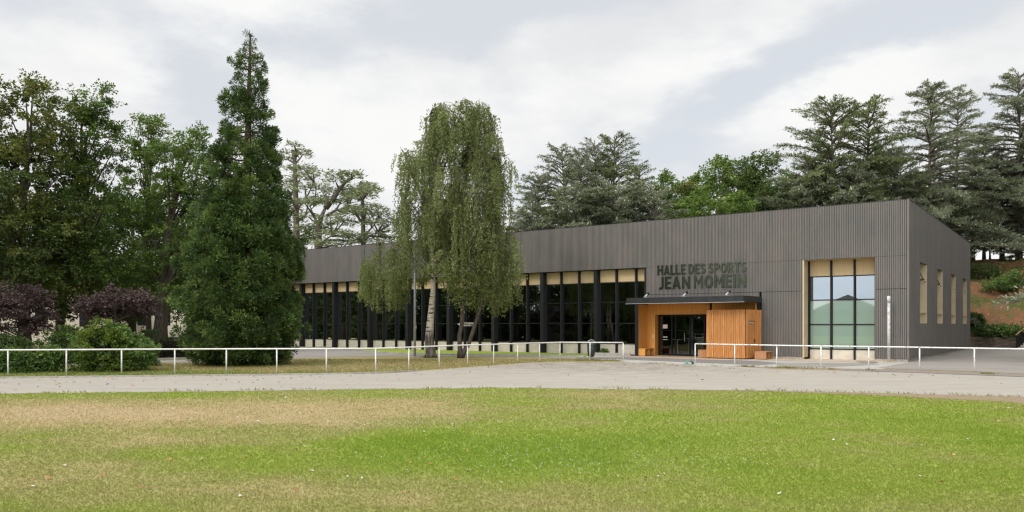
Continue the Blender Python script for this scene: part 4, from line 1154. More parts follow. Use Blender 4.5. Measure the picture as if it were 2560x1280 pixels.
    for st_ in tw[::3]: tb.tube(st_.tolist()[::2], [.012, .009, .006, .004], 3, 1, cap=False)
    tb.build('trunk', [MT['birch_bark'], MT['bark_grey']], root, True)
    quads('crown', cards(P, D, Sz, .62, rng), LM['birch'], root, Tt)
    print('birch leaves', len(P))


birch()

# small tree with two dark stems beside the birch
p = G(1158, 895.5); rt = tree_root('twin_stem_tree', 'small tree with two dark leaning stems right of the birch trunk', 'tree', p)
Yt = p[1]; X = lambda px: at(px, Yt) - p[0]; Z = lambda py: zat(py, Yt)
tb = MB()
tb.tube([(X(1150), 0, 0), (X(1150), 0, .5), (X(1148), 0, 1.3), (X(1154), 0, Z(812)), (X(1158), 0, Z(760)), (X(1164), .1, Z(690)), (X(1170), .1, Z(620))], [.20, .15, .13, .13, .12, .09, .05], 9)
tb.tube([(X(1152), 0, 0), (X(1161), 0, .45), (X(1172), .0, Z(860)), (X(1185), 0, Z(820)), (X(1198), 0, Z(780)), (X(1212), .1, Z(730)), (X(1222), .1, Z(670))], [.20, .15, .12, .12, .10, .07, .04], 9)
for (pa, pb, pc) in (((1158, 760), (1140, 720), (1120, 690)), ((1164, 690), (1185, 660), (1210, 640)), ((1198, 780), (1225, 750), (1255, 735)), ((1212, 730), (1240, 700), (1262, 690))):
    tb.tube([(X(q[0]), 0, Z(q[1])) for q in (pa, pb, pc)], [.05, .035, .012], 5, cap=False)
tb.build('trunk', MT['bark'], rt, True)
rng = np.random.default_rng(5); n2 = 5200
cc = np.array([(X(a_), rng.normal() * .6, Z(b_)) for a_, b_ in ((1130, 690), (1170, 700), (1215, 690), (1255, 715), (1190, 740), (1230, 745), (1150, 740), (1205, 650), (1262, 690), (1240, 660))])
k = rng.integers(0, len(cc), n2); P = cc[k] + rng.normal(size=(n2, 3)) * np.array([.36, .7, .42])
quads('crown', cards(P, rng.normal(size=(n2, 3)) * .6 + np.array([0, 0, -.6]), .09 + .06 * rng.random(n2), .6, rng), LM['birch'], rt, np.clip(.34 + rng.normal(size=n2) * .18, 0, 1))

# ------------------------------------------------------------------ broadleaved trees on the left
Ym = 50; hm = zat(190, Ym)
mp = deciduous('maple_tree', 'tall olive and rust tinged maple at the left edge', 3, hm, [(0, 0, hm * .80, 2.9, 2.6, hm * .19, 1.2), (-.6, 0, hm * .55, 4.2, 3.6, hm * .24, 2.2), (.6, 0, hm * .38, 4.4, 3.6, hm * .16, 1.6)],
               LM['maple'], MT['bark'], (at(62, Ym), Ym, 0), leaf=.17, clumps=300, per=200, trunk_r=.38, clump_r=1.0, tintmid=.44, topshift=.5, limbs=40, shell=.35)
Yr = 53; hr = zat(203, Yr)
rb = deciduous('robinia_tree', 'tall fresh green robinia between the rusty maple and the slender tree', 7, hr, [(.1, 0, hr * .90, 1.5, 1.4, hr * .10, .6), (.3, 0, hr * .74, 2.6, 2.2, hr * .14, 1.2), (.2, 0, hr * .52, 2.9, 2.8, hr * .2, 1.6), (.3, 0, hr * .32, 3.2, 2.8, hr * .12, 1)],
               LM['robinia'], MT['bark'], (at(218, Yr), Yr, 0), leaf=.15, clumps=210, per=190, trunk_r=.33, clump_r=.95, tintmid=.42, limbs=36, shell=.3)
Yq = 58; hq = zat(288, Yq)
deciduous('robinia_tree', 'slender sparse young robinia with sky showing through its top', 15, hq, [(0, 0, hq * .88, 1.5, 1.3, hq * .12, 1), (-.3, 0, hq * .68, 2.1, 1.8, hq * .13, 1), (0, 0, hq * .42, 2.4, 2.2, hq * .2, 1.5)],
          LM['robinia'], MT['bark'], (at(372, Yq), Yq, 0), leaf=.15, clumps=120, per=140, trunk_r=.22, clump_r=.8, tintmid=.62, limbs=44, shell=.2)
Yd = 60; hd = zat(352, Yd)
deciduous('broadleaf_tree', 'bushy bright green tree with a thick dark trunk behind the sequoia', 21, hd, [(1.9, 0, hd * .80, 2.6, 2.4, hd * .19, 1.4), (1.5, 0, hd * .55, 3.4, 3.0, hd * .22, 1.8), (1.2, 0, hd * .33, 3.4, 3, hd * .14, 1)],
          LM['robinia'], MT['bark'], (at(397, 55), 55, 0), leaf=.15, clumps=230, per=200, trunk_r=.52, clump_r=.95, tintmid=.55, lean=(1.9, 0), limbs=34, shell=.35)
dk = deciduous('broadleaf_tree', 'dark dense tree filling the gap behind the maple and robinia', 27, 13.5, [(0, 0, 9, 4.2, 3.6, 4.2, 2), (0, 0, 5.2, 4.6, 4, 2.6, 1)],
               LM['dark'], MT['bark'], (at(150, 63), 63, 0), leaf=.22, clumps=200, per=150, trunk_r=.4, clump_r=1.1, tintmid=.5, limbs=26)
copy_tree(dk, (at(330, 68), 68, 0), 1.9, (1, 1, .98), 'dark dense tree far behind the slender robinia')
copy_tree(dk, (at(500, 72), 72, 0), 3.1, (1, 1, .95), 'dark dense tree far behind the sequoia on the left')
copy_tree(dk, (at(-60, 66), 66, 0), 4.4, (1.1, 1.1, 1.1), 'dark dense tree behind the left flank of the maple')
# the belt of trees goes on beyond the left edge of the photograph and fills the reflections in the glass
for i, (x, y, sc, src) in enumerate(((-39, 45, 1.05, mp), (-44, 36, 1.0, dk), (-38, 30, .95, mp), (-47, 27, 1.15, dk), (-41, 20, 1.0, rb), (-50, 17, 1.1, dk), (-46, 55, 1.1, dk), (-54, 46, 1.2, dk), (-44, 9, 1.0, mp), (-37, 38, .95, rb))):
    copy_tree(src, (x, y, 0), i * 1.3 + .5, (sc, sc, sc), 'tree of the belt outside the photograph left of the maple', 'trees of the belt beyond the left edge')

und = deciduous('screen_bush', 'unseen evergreen bush added under the tree belt to darken the glass reflections', 29, 3.4, [(0, 0, 1.7, 4.0, 1.6, 1.7, 1), (-2.5, 0, 1.4, 2.5, 1.4, 1.4, 1), (2.5, 0, 1.5, 2.5, 1.4, 1.5, 1)], LM['dark'], MT['bark'], (-48, 12, 0), leaf=.26, clumps=150, per=60, trunk_r=.1, clump_r=.8, stems=3, limbs=12, cat='bush', group='bushes added beyond the left edge to darken reflections')  # unseen bushes added to block bright sky in the glazing's reflections
for i, (x, y) in enumerate(((-48.5, 18), (-49, 24), (-48, 30), (-49, 36), (-48, 42), (-49.5, 48), (-50, 54), (-51, 60), (-47, 6))):
    copy_tree(und, (x, y, 0), 1.57 + .2 * math.sin(i * 3), (1.05, 1.1, 1.15 + .2 * math.sin(i * 2)), 'unseen evergreen bush added under the tree belt to darken the glass reflections', 'bushes added beyond the left edge to darken reflections')

for i, (x, y) in enumerate(((-62, 4), (-62, 14), (-63, 24), (-62, 34), (-63, 44), (-64, 54), (-66, 63))):
    copy_tree(und, (x, y, 0), 1.57 + .2 * math.sin(i * 3), (1.6, 1.3, 2.1 + .2 * math.sin(i * 2)), 'unseen evergreen bush added under the tree belt to darken the glass reflections', 'bushes added beyond the left edge to darken reflections')

# purple plums
def plum(seed, px, Y, ztop, zlow, w, label):
    zc = (ztop + zlow) / 2; hz = (ztop - zlow) / 2
    return deciduous('purple_plum', label, seed, zc + hz * .6, [(-w * .45, 0, zc - .1, w * .55, 1.3, hz * .85, 1), (w * .45, 0, zc, w * .55, 1.3, hz * .8, 1), (0, 0, zc + .1, w * .7, 1.5, hz, 1.2)],
                     LM['purple'], MT['bark'], (at(px, Y), Y, 0), leaf=.12, clumps=150, per=95, trunk_r=.10, fork=.3, clump_r=.5, tintmid=.5, stems=3, limbs=30, shell=.2)


plum(31, 45, 45, zat(704, 45), zat(850, 45), 2.0, 'purple leaved plum at the left edge under the maple')
plum(33, 298, 45, zat(724, 45), zat(806, 45), 2.15, 'purple leaved plum spreading over the green bush behind the railing')

# green bushes behind the railing
def bush(seed, px, py, w, h, lm_, label, leaf=.10, clumps=120, tint=.5, name='garden_bush', depth=.8, per=90):
    p = G(px, py)
    return deciduous(name, label, seed, h * .8, [(0, 0, h * .42, w * .46, w * .46 * depth, h * .42, 2), (-w * .2, -.1, h * .30, w * .3, w * .3 * depth, h * .30, 1), (w * .22, -.1, h * .36, w * .3, w * .3 * depth, h * .34, 1), (0, 0, h * .7, w * .28, w * .28 * depth, h * .24, .9)],
                     lm_, MT['bark'], p, leaf=leaf, clumps=clumps, per=per, trunk_r=.05, fork=.05, clump_r=.34, tintmid=tint, stems=3, limbs=18, cat='bush', shell=.5, drop=.1)


bush(41, 280, 926, 4.0, 2.05, LM['shrub'], 'large rounded green bush in the middle behind the left railing', clumps=230, per=110)
bush(43, 252, 929, 2.3, 2.30, LM['lime'], 'bright lime green shrub rising through the large rounded bush', clumps=70, tint=.42)
bush(45, 118, 929, 1.05, 1.20, LM['shrub'], 'slim green bush by the second railing post from the left', clumps=60)
bush(47, 40, 931, 1.45, .95, LM['shrub'], 'low spreading green bush at the left edge of the photograph', clumps=70, tint=.42)
bush(49, 170, 908, 3.2, 2.0, LM['dark'], 'dark bush in the shade under the purple plum', clumps=120, tint=.62)
bush(51, 20, 912, 3.0, 1.5, LM['dark'], 'dark low bush under the maple at the left edge', clumps=100, tint=.55)
bush(52, 345, 915, 1.6, 1.5, LM['shrub'], 'small grey green bush on the right flank of the large rounded bush', clumps=70, tint=.35)

# clipped hedge
def hedge(name, label, x0, x1, y0, y1, h, seed, dens=420):
    rng = np.random.default_rng(seed); root = tree_root(name, label, 'hedge', ((x0 + x1) / 2, (y0 + y1) / 2, 0)); w, d = x1 - x0, y1 - y0
    n = int((w * h * 2 + w * d + d * h * 2) * dens); f = rng.random(n); P = np.zeros((n, 3)); D = np.zeros((n, 3))
    P[:, 0] = rng.uniform(-w / 2, w / 2, n); P[:, 1] = rng.uniform(-d / 2, d / 2, n); P[:, 2] = rng.uniform(0.02, h, n)
    a = f < .5; P[a, 1] = -d / 2; D[a, 1] = -1
    b_ = (f >= .5) & (f < .8); P[b_, 2] = h; D[b_, 2] = 1
    c = (f >= .8) & (f < .9); P[c, 0] = w / 2; D[c, 0] = 1
    e = f >= .9; P[e, 0] = -w / 2; D[e, 0] = -1
    P += rng.normal(size=(n, 3)) * .05; P[:, 2] = np.maximum(P[:, 2], .02)
    quads('crown', cards(P, D + rng.normal(size=(n, 3)) * .7, .06 + .05 * rng.random(n), .6, rng), LM['hedge'], root, np.clip(.5 + rng.normal(size=n) * .2, 0, 1))
    MB().box(-w / 2 + .08, w / 2 - .08, -d / 2 + .08, d / 2 - .08, 0, h - .08).build('stems', MT['bark'], root)


p = G(440, 897); hedge('clipped_hedge', 'low clipped dark hedge between the plum and the sequoia', at(384, p[1]), at(560, p[1]), p[1], p[1] + 1.2, 1.15, 61)
p = G(368, 901); hedge('clipped_bush', 'clipped block shaped bush at the end of the dark hedge', at(348, p[1]), at(386, p[1]), p[1], p[1] + .9, 1.6, 63)

# planting bed by the entrance
bp = [loc(18.1, 2.2), loc(15.75, 1.65), loc(15.75, -.3), loc(18.1, -.3)]
sheet('planting_bed', bp, .05, MT['gravel'])
kb = MB(); A, B = Vector((*loc(18.2, 2.3), 0)), Vector((*loc(15.7, 1.75), 0)); n_ = Vector((-(B - A).y, (B - A).x, 0)).normalized() * .09
for i in range(3):
    a_, b_ = A.lerp(B, i / 3), A.lerp(B, (i + 1) / 3 - .006); kb.prism([(a_ - n_)[:2], (b_ - n_)[:2], (b_ + n_)[:2], (a_ + n_)[:2]], 0, .2)
tag(kb.build('bed_kerb', MT['concrete']), None, None, None, 'structure')


def bedplant(seed, px, py, w, h, lm_, label, n=22):
    p = G(px, py); deciduous('bed_plant', label, seed, h * .8, [(0, 0, h * .55, w * .5, w * .4, h * .42, 1)], lm_, MT['bark'], (p[0], p[1], .05), leaf=.09, clumps=n, per=42, trunk_r=.015, fork=.1, clump_r=.2, tintmid=.5, stems=3, limbs=12, cat='plant', shell=.2)


bedplant(71, 1523, 883, .75, .62, LM['flower'], 'reddish leaved small plant in the bed beside the porch', 26)
bedplant(73, 1546, 884, .65, .90, LM['shrub'], 'upright green plant in front of the last glass bay by the porch')
bedplant(75, 1572, 886, .7, .75, LM['shrub'], 'leafy green plant at the foot of the black porch side')
bedplant(77, 1497, 884, .6, .3, LM['lime'], 'low pale green tuft at the left end of the planting bed', 16)
bedplant(79, 1510, 885.5, .55, .22, LM['shrub'], 'low dark tuft beside the reddish plant in the bed', 14)

# ------------------------------------------------------------------ conifers behind the hall, left: open flat topped cedars
def old_cedar(name, label, seed, px, Y, ztop, forks, base_r, pads):
    """bare trunks with flat foliage pads; coordinates in metres from the base, pads (x,z,w) read off the crown"""
    rng = np.random.default_rng(seed); root = tree_root(name, label, 'tree', (at(px, Y), Y, 0)); tb = MB()
    X = lambda q: at(q, Y) - at(px, Y)
    Z = lambda q: zat(q, Y)
    for pts, r in forks: tb.tube([(X(a), math.sin(i * 1.3 + seed) * .15, Z(b) if b is not None else 0) for i, (a, b) in enumerate(pts)], [r * (1 - .7 * i / (len(pts) - 1)) for i in range(len(pts))], 8)
    Ps, Ds, Ss, Ts = [], [], [], []
    allp = [(X(a), Z(b) if b is not None else 0) for pts, r in forks for a, b in pts]
    for (a, b, w, hh) in pads:
        cx, cz, w_, h_ = X(a), Z(b), w / F * Y, hh / F * Y
        n = int(26 + w_ * 78); yy = rng.normal() * 1.2
        u = rng.uniform(-1, 1, n); P = np.stack([cx + u * w_ * .55 + rng.normal(size=n) * .12, yy + rng.normal(size=n) * w_ * .32, cz + rng.normal(size=n) * h_ * .25 - np.abs(u) * h_ * .25], 1)
        Ps.append(P); Ds.append(np.stack([np.sign(u) * .6 + rng.normal(size=n) * .6, rng.normal(size=n) * .6, .15 + rng.normal(size=n) * .25], 1)); Ss.append(.28 + .30 * rng.random(n)); Ts.append(np.clip(.45 + rng.normal() * .13 + rng.normal(size=n) * .14, 0, 1))
        j = min(allp, key=lambda q: (q[0] - cx) ** 2 + (q[1] - cz + .8) ** 2 + (9 if q[1] > cz + .2 else 0) + (50 if q[1] < 3 else 0))
        tb.tube([(j[0], 0, j[1]), ((j[0] * .4 + cx * .6), yy * .6, (j[1] * .45 + cz * .55)), (cx, yy, cz - .05)], [.13, .09, .03], 5, cap=False)
    P, D, Sz, Tt = map(np.concatenate, (Ps, Ds, Ss, Ts))
    tb.build('trunk', MT['bark_grey'], root, True)
    quads('crown', cards(P, D, Sz, .27, rng, .45), LM['cedar_green'], root, Tt)
    return root


old_cedar('old_cedar', 'tall bare trunked cedar with a broken flat top right of the sequoia', 81, 741, 92, 0,
          [([(741, None), (741, 620), (740, 560), (739, 470), (738, 410), (733, 375)], .5), ([(738, 410), (740, 390), (741, 378)], .14), ([(742, 525), (765, 495), (785, 455)], .15), ([(742, 555), (765, 535), (785, 515)], .14), ([(742, 595), (765, 583), (795, 562)], .14)],
          .5, [(722, 376, 34, 10), (748, 370, 34, 12), (758, 386, 36, 14), (742, 366, 26, 10), (730, 415, 40, 14), (760, 420, 50, 14), (745, 440, 60, 14), (775, 440, 50, 16), (783, 428, 26, 18), (722, 455, 40, 14), (765, 465, 60, 14), (735, 480, 50, 16),
               (795, 470, 60, 18), (722, 520, 50, 16), (765, 500, 40, 14), (795, 490, 40, 14), (730, 545, 50, 14), (770, 540, 50, 14), (760, 575, 60, 16), (740, 590, 40, 16), (790, 505, 40, 14), (725, 610, 50, 16), (748, 618, 30, 14), (716, 395, 30, 12), (716, 480, 30, 14)])
old_cedar('old_cedar', 'forked cedar leaning right with flat foliage pads above the roof', 83, 795, 90, 0,
          [([(795, None), (795, 625), (797, 575), (803, 545), (813, 520)], .55), ([(813, 520), (830, 500), (848, 475), (865, 455), (880, 447)], .38), ([(797, 575), (790, 555), (785, 540), (775, 515)], .2), ([(815, 540), (840, 525), (870, 520)], .2), ([(800, 620), (810, 600), (830, 590)], .18), ([(797, 605), (780, 590), (760, 580)], .16), ([(813, 520), (818, 500), (822, 490)], .15)],
          .55, [(850, 440, 50, 14), (870, 435, 60, 14), (890, 442, 40, 12), (845, 455, 50, 16), (880, 460, 50, 14), (835, 475, 50, 16), (865, 478, 40, 14), (885, 485, 40, 14), (825, 495, 40, 16), (790, 505, 60, 16), (810, 500, 40, 14), (780, 515, 40, 16),
                (850, 500, 36, 12), (855, 520, 70, 16), (880, 528, 60, 18), (830, 545, 50, 16), (815, 560, 40, 16), (790, 565, 50, 16), (850, 560, 60, 16), (870, 555, 30, 14), (835, 580, 60, 18), (860, 590, 60, 18), (890, 590, 60, 16), (780, 600, 50, 16), (820, 610, 60, 16), (850, 612, 60, 14), (765, 565, 40, 14), (885, 600, 50, 14)])
old_cedar('old_cedar', 'slimmer cedar with drooping right boughs left of the birch', 85, 909, 88, 0,
          [([(909, None), (909, 620), (908, 560), (906, 500), (902, 455)], .36), ([(910, 590), (930, 570), (948, 545)], .14), ([(909, 605), (925, 590), (945, 580)], .12)],
          .36, [(902, 455, 20, 14), (912, 470, 44, 12), (925, 462, 30, 12), (890, 475, 40, 12), (935, 475, 40, 12), (900, 490, 60, 12), (930, 492, 44, 12), (885, 500, 40, 12), (915, 510, 50, 14), (895, 530, 50, 14), (925, 535, 60, 14), (945, 525, 50, 14), (880, 520, 30, 12), (955, 535, 40, 16), (900, 550, 40, 14),
                (960, 550, 50, 18), (940, 560, 50, 16), (970, 570, 40, 20), (890, 590, 60, 16), (930, 585, 60, 18), (960, 590, 60, 20), (910, 605, 50, 14), (980, 560, 40, 24), (985, 590, 30, 24)])

# ------------------------------------------------------------------ cedars and woodland on the bank behind the hall, right
def on_hill(px, Y): x = at(px, Y); return (x, Y, max(hill_at(x, Y) - .3, 0))


P_ = {}
def hill_cedar(key, label, px, Y, ytop, seed, rb, lm_='cedar', **kw):
    b = on_hill(px, Y); h = zat(ytop, Y) - b[2]; o = cedar('cedar_tree', label, seed, h, rb, b, LM[lm_], **kw); P_[key] = (o, h); return o


def cedar_copy(key, label, px, Y, ytop, rz, wide=1.0):
    o, h = P_[key]; b = on_hill(px, Y); k = (zat(ytop, Y) - b[2]) / h; return copy_tree(o, b, rz, (k * wide, k * wide, k), label)


hill_cedar('a', 'silver cedar with a pointed top highest of the group behind the roof beside the birch', 1535, 84, 338, 101, 5.2, 'cedar_green')
hill_cedar('b', 'silver cedar with a narrow ragged top left of the highest roofline cedar', 1487, 86, 354, 103, 4.0, 'cedar', irregular=.45)
hill_cedar('c', 'broad silver cedar with a bent top above the middle of the roof', 1425, 82, 366, 105, 5.2, 'cedar', lean=(-.8, 0))
cedar_copy('b', 'short silver cedar leftmost of those behind the roof right of the birch', 1345, 80, 436, 2.0, 1.25)
cedar_copy('c', 'silver cedar half hidden between the bent cedar and the pointed cedar', 1458, 78, 385, 1.0, .8)
cedar_copy('a', 'low drooping cedar at the roofline right of the pointed cedar', 1600, 78, 412, 2.6, .95)
cedar_copy('c', 'short blue green cedar at the roofline in front of the pointed cedar', 1578, 72, 455, 4.0, .85)
cedar_copy('a', 'small cedar pressed against the roofline below the bent cedar', 1400, 74, 480, .7, 1.0)
cedar_copy('b', 'small cedar at the roofline below the pointed cedar', 1500, 72, 470, 3.4, 1.3)
cedar_copy('a', 'small dark cedar at the roofline just right of the birch', 1365, 76, 520, 5.0, 1.2)

hill_cedar('w', 'broad low silver cedar on the bank just right of the birch top', 1330, 74, 505, 107, 6.6, 'cedar', irregular=.25, dens=1.2, z0=.05)
for label, px, Y, yt, rz, wd in (('broad cedar skirt at the roofline under the pointed cedar', 1545, 71, 462, 1.0, 1.25), ('broad cedar skirt at the roofline under the bent topped cedar', 1440, 72, 470, 2.2, 1.2), ('broad cedar skirt at the roofline left of the woodland trees', 1635, 71, 475, 3.7, 1.0),
                                 ('broad cedar skirt behind the roof above the recessed window', 2010, 72, 430, .5, 1.25), ('broad cedar skirt behind the roof under the wind swept cedar', 2085, 73, 405, 4.4, 1.2), ('broad cedar skirt behind the roof under the arching cedar', 2160, 75, 395, 2.9, .72),
                                 ('broad cedar skirt behind the hall corner', 2245, 78, 385, 1.6, .75), ('broad cedar skirt sweeping low over the side wall top', 2335, 87, 395, 5.4, .5)):
    cedar_copy('w', label, px, Y, yt, rz, wd)

cedar_copy('b', 'shaded narrow cedar under the massive corner cedar', 2505, 91, 380, .2, 1.4)
cedar_copy('b', 'shaded narrow cedar at the top of the bank beyond the far hall corner', 2432, 91, 390, 3.1, 1.4)

wl = {}
def wood_tree(key, label, px, Y, ytop, seed, w, lm_, leaf=.21, tint=.5, cl=150, per=140, shell=.35):
    b = on_hill(px, Y); h = zat(ytop, Y) - b[2]
    o = deciduous('woodland_tree', label, seed, h, [(0, 0, h * .86, w * .35, w * .35, h * .13, .8), (-w * .15, 0, h * .66, w * .6, w * .5, h * .2, 1.4), (w * .1, 0, h * .42, w * .7, w * .6, h * .22, 1.6)],
                  LM[lm_], MT['bark_grey'], b, leaf=leaf, clumps=cl, per=per, trunk_r=.24, clump_r=.95, tintmid=tint, limbs=40, shell=shell)
    wl[key] = (o, h); return o


def wood_copy(key, label, px, Y, ytop, rz, wide=1.0):
    o, h = wl[key]; b = on_hill(px, Y); k = (zat(ytop, Y) - b[2]) / h; return copy_tree(o, b, rz, (k * wide, k * wide, k), label)


wood_tree('a', 'bright green woodland tree with a twiggy crown above the roof middle', 1795, 78, 376, 111, 4.6, 'mid', tint=.62)
wood_tree('b', 'dark green oak with a lone spray of leaves standing above its crown', 1905, 80, 368, 113, 4.4, 'dark', tint=.72, shell=.25)
wood_tree('c', 'brownish half dry tree left of the bright woodland tree', 1720, 80, 452, 115, 3.6, 'maple', tint=.5)
wood_copy('a', 'mid green bushy tree right of the pointed cedar at the roofline', 1668, 82, 415, 2.2, .9)
wood_copy('b', 'dark leafy tree directly left of the lone spray oak', 1850, 84, 384, 1.2, .9)
wood_copy('a', 'rounded light green tree low at the roofline left of the sign wall', 1845, 72, 470, 3.6, 1.2)
wood_copy('a', 'leafy green tree low at the roofline below the brownish tree', 1690, 74, 490, 5.1, 1.25)
wood_copy('b', 'dark leafy tree low behind the roof below the lone spray oak', 1930, 76, 450, 4.1, 1.2)
wood_copy('a', 'light green tree low at the roofline below the bright woodland tree', 1765, 72, 480, .9, 1.2)
wood_copy('a', 'green broadleaf between the two ragged pairs of cedars', 2195, 82, 345, 1.7, .8)
wood_copy('b', 'dark broadleaf in the shade under the cedars at the right edge', 2475, 93, 480, 2.8, 1.1)
wood_copy('b', 'dark broadleaf low on the bank beyond the far hall corner', 2400, 84, 500, .4, 1.1)
wood_copy('a', 'leafy tree at the roofline between the brownish tree and the bright woodland tree', 1745, 86, 425, 2.9, 1.2)
wood_copy('c', 'olive tree behind the roof left of the lone spray oak', 1880, 86, 420, .8, 1.3)
wood_copy('a', 'pale green tree right of the lone spray oak', 1965, 84, 425, 5.6, 1.1)
wood_copy('a', 'green tree far back on the bank between the right hand cedars', 2290, 90, 420, 4.6, 1.0)

hill_cedar('d', 'tall cedar with wind swept top left of the right hand pairs', 2088, 74, 252, 121, 5.0, 'cedar_green', irregular=.5, lean=(-.5, 0), gaps=.05, top_w=.15)
hill_cedar('e', 'thin open cedar with arching right boughs next to the wind swept one', 2160, 75, 256, 123, 4.2, 'cedar_green', irregular=.55, lean=(.5, 0), gaps=.15, top_w=.15)
hill_cedar('f', 'tall grey cedar with a leaning tip above the hall corner', 2322, 80, 214, 125, 5.6, 'cedar', irregular=.5, lean=(.3, 0), gaps=.08, top_w=.14)
hill_cedar('g', 'bare trunked grey cedar right of the leaning tip cedar', 2393, 86, 236, 127, 3.9, 'cedar', irregular=.55, gaps=.2, top_w=.12)
hill_cedar('h', 'massive silver grey cedar filling the upper right corner', 2548, 87, 182, 129, 7.6, 'cedar', irregular=.3, z0=.2)
cedar_copy('a', 'mid height drooping cedar left of the wind swept cedar', 2020, 72, 390, 1.2, 1.0)
cedar_copy('c', 'pale cedar low at the roofline left of the hall corner', 2125, 72, 420, 2.2, 1.0)
cedar_copy('h', 'spreading silver cedar low behind the hall corner', 2235, 76, 375, 3.0, .8)
cedar_copy('h', 'grey cedar with low sweeping boughs beyond the side wall', 2460, 90, 330, 1.0, .8)
cedar_copy('h', 'dark shaded cedar deep in the stand at the right edge', 2615, 91, 250, 4.0, .9)
cedar_copy('c', 'drooping cedar bough hanging over the bank at the right edge', 2550, 84, 500, .4, 1.2)
cedar_copy('a', 'pale cedar low behind the roof between the ragged pairs', 2290, 76, 440, 5.3, 1.0)
cedar_copy('d', 'cedar outside the right edge of the photograph', 2740, 84, 200, .6, 1.0)
for i, (x, y, k) in enumerate(((37, 38, 'h'), (44, 46, 'd'), (41, 29, 'f'), (52, 54, 'h'), (50, 37, 'd'), (46, 22, 'h'), (57, 62, 'f'))):  # unseen cedars put in to keep sky light off the side wall
    copy_tree(P_[k][0], (x, y, 0), i * 1.1, (1.1, 1.1, 1.0), 'unseen cedar added beyond the right edge to darken the side wall', 'cedars added beyond the right edge for shade')

# scrub on the bank
def bank_Y(px, py):
    for Y in np.arange(60, 100, .1):
        if hill_at(at(px, Y), Y) > zat(py, Y): return float(Y)
    return 75.0


def bank_bush(seed, px, py, w, h, lm_, label, leaf=.13, n=80):
    b = on_hill(px, bank_Y(px, py))
    deciduous('bank_bush', label, seed, h * .8, [(0, 0, h * .45, w * .5, w * .4, h * .42, 1)], LM[lm_], MT['bark'], (b[0], b[1], b[2] + .1), leaf=leaf, clumps=n, per=60, trunk_r=.04, fork=.1, clump_r=.42, tintmid=.5, stems=2, limbs=12, cat='bush', shell=.3)


bank_bush(131, 2505, 728, 3.4, 1.3, 'shrub', 'light green scrub patch in the middle of the bare bank', n=70)
bank_bush(133, 2560, 712, 3.8, 1.6, 'shrub', 'green scrub high on the bank at the right edge')
bank_bush(135, 2475, 838, 3.0, 1.1, 'dark', 'dark ivy like bush just above the retaining wall')
bank_bush(137, 2535, 838, 3.4, 1.1, 'shrub', 'green bush above the retaining wall near the stairs')
bank_bush(139, 2436, 820, 1.4, 1.6, 'dark', 'dark bush squeezed against the far hall corner')
bank_bush(141, 2450, 690, 4.0, 1.6, 'dark', 'shaded bush at the top of the bank under the cedars')

# ------------------------------------------------------------------ houses beyond the trees
def house(name, label, x, y, w, d, h, rh, rz, wallm, roofm, wins_=4, chim=True):
    o = thing(name, label, 'house', (x, y, 0), rz)
    MB().box(-w / 2, w / 2, -d / 2, d / 2, 0, h).build('wall', wallm, o)
    r = MB(); ov = .5
    A = [(-w / 2 - ov, -d / 2 - ov, h - .15), (w / 2 + ov, -d / 2 - ov, h - .15), (w / 2 + ov, d / 2 + ov, h - .15), (-w / 2 - ov, d / 2 + ov, h - .15)]
    k = min(d, w) * .28; B = [(-w / 2 + k, 0, h + rh), (w / 2 - k, 0, h + rh)]
    r.face([A[0], A[1], B[1], B[0]]).face([A[2], A[3], B[0], B[1]]).face([A[1], A[2], B[1]]).face([A[3], A[0], B[0]]).face(A[::-1])
    ro = r.build('roof', roofm, o)
    if chim: MB().box(w * .15, w * .15 + .6, -.3, .3, h + rh * .6, h + rh + .8).build('chimney', wallm, ro)
    for sgn in (-1, 1):
        for i in range(wins_):
            u = -w / 2 + w * (i + .5) / wins_
            MB().box(u - .5, u + .5, min(sgn * d / 2, sgn * (d / 2 + .03)), max(sgn * d / 2, sgn * (d / 2 + .03)), h * .35, h * .8).build('window', MT['dark_pane'], o)


house('pale_house', 'pale house with a red tiled roof glimpsed through the trees on the left', at(90, 86), 86, 17, 9, 5.2, 2.6, R(10), MT['render'], MT['tile'])
house('pale_house', 'cream house glimpsed between the dark trunk and the sequoia', at(440, 96), 96, 12, 9, 5.5, 2.5, R(-8), MT['render'], MT['tile'])
house('villa', 'red roofed villa outside the photograph reflected in the long glazing', -74, 66, 12, 18, 6, 3, 0, MT['render'], MT['tile'], 3)
house('villa', 'dark hip roofed house behind the camera reflected in the corner window', -72, -36, 30, 12, 4.6, 3.0, R(45), MT['render'], MT['dark_tile'], 5, False)

# ------------------------------------------------------------------ grass, leaves and flowers
def blades(name, P, hgt, wid, material, tint, rng, label=None):
    n = len(P); a = rng.random(n) * 6.283; lean = rng.normal(size=(n, 2)) * .95
    s_ = np.stack([np.cos(a), np.sin(a), np.zeros(n)], 1) * (wid[:, None] / 2)
    t_ = np.stack([lean[:, 0] * hgt, lean[:, 1] * hgt, hgt], 1)
    me = bpy.data.meshes.new(name); V = np.stack([P - s_, P + s_, P + t_], 1)
    me.vertices.add(3 * n); me.vertices.foreach_set('co', V.astype(np.float32).ravel()); me.loops.add(3 * n); me.loops.foreach_set('vertex_index', np.arange(3 * n, dtype=np.int32))
    me.polygons.add(n); me.polygons.foreach_set('loop_start', np.arange(0, 3 * n, 3, dtype=np.int32)); me.update(calc_edges=True); me.materials.append(material)
    at_ = me.attributes.new('tint', 'FLOAT', 'POINT'); at_.data.foreach_set('value', np.repeat(tint, 3).astype(np.float32))
    o = bpy.data.objects.new(name, me); COL.objects.link(o); return tag(o, label, 'grass', None, 'stuff')


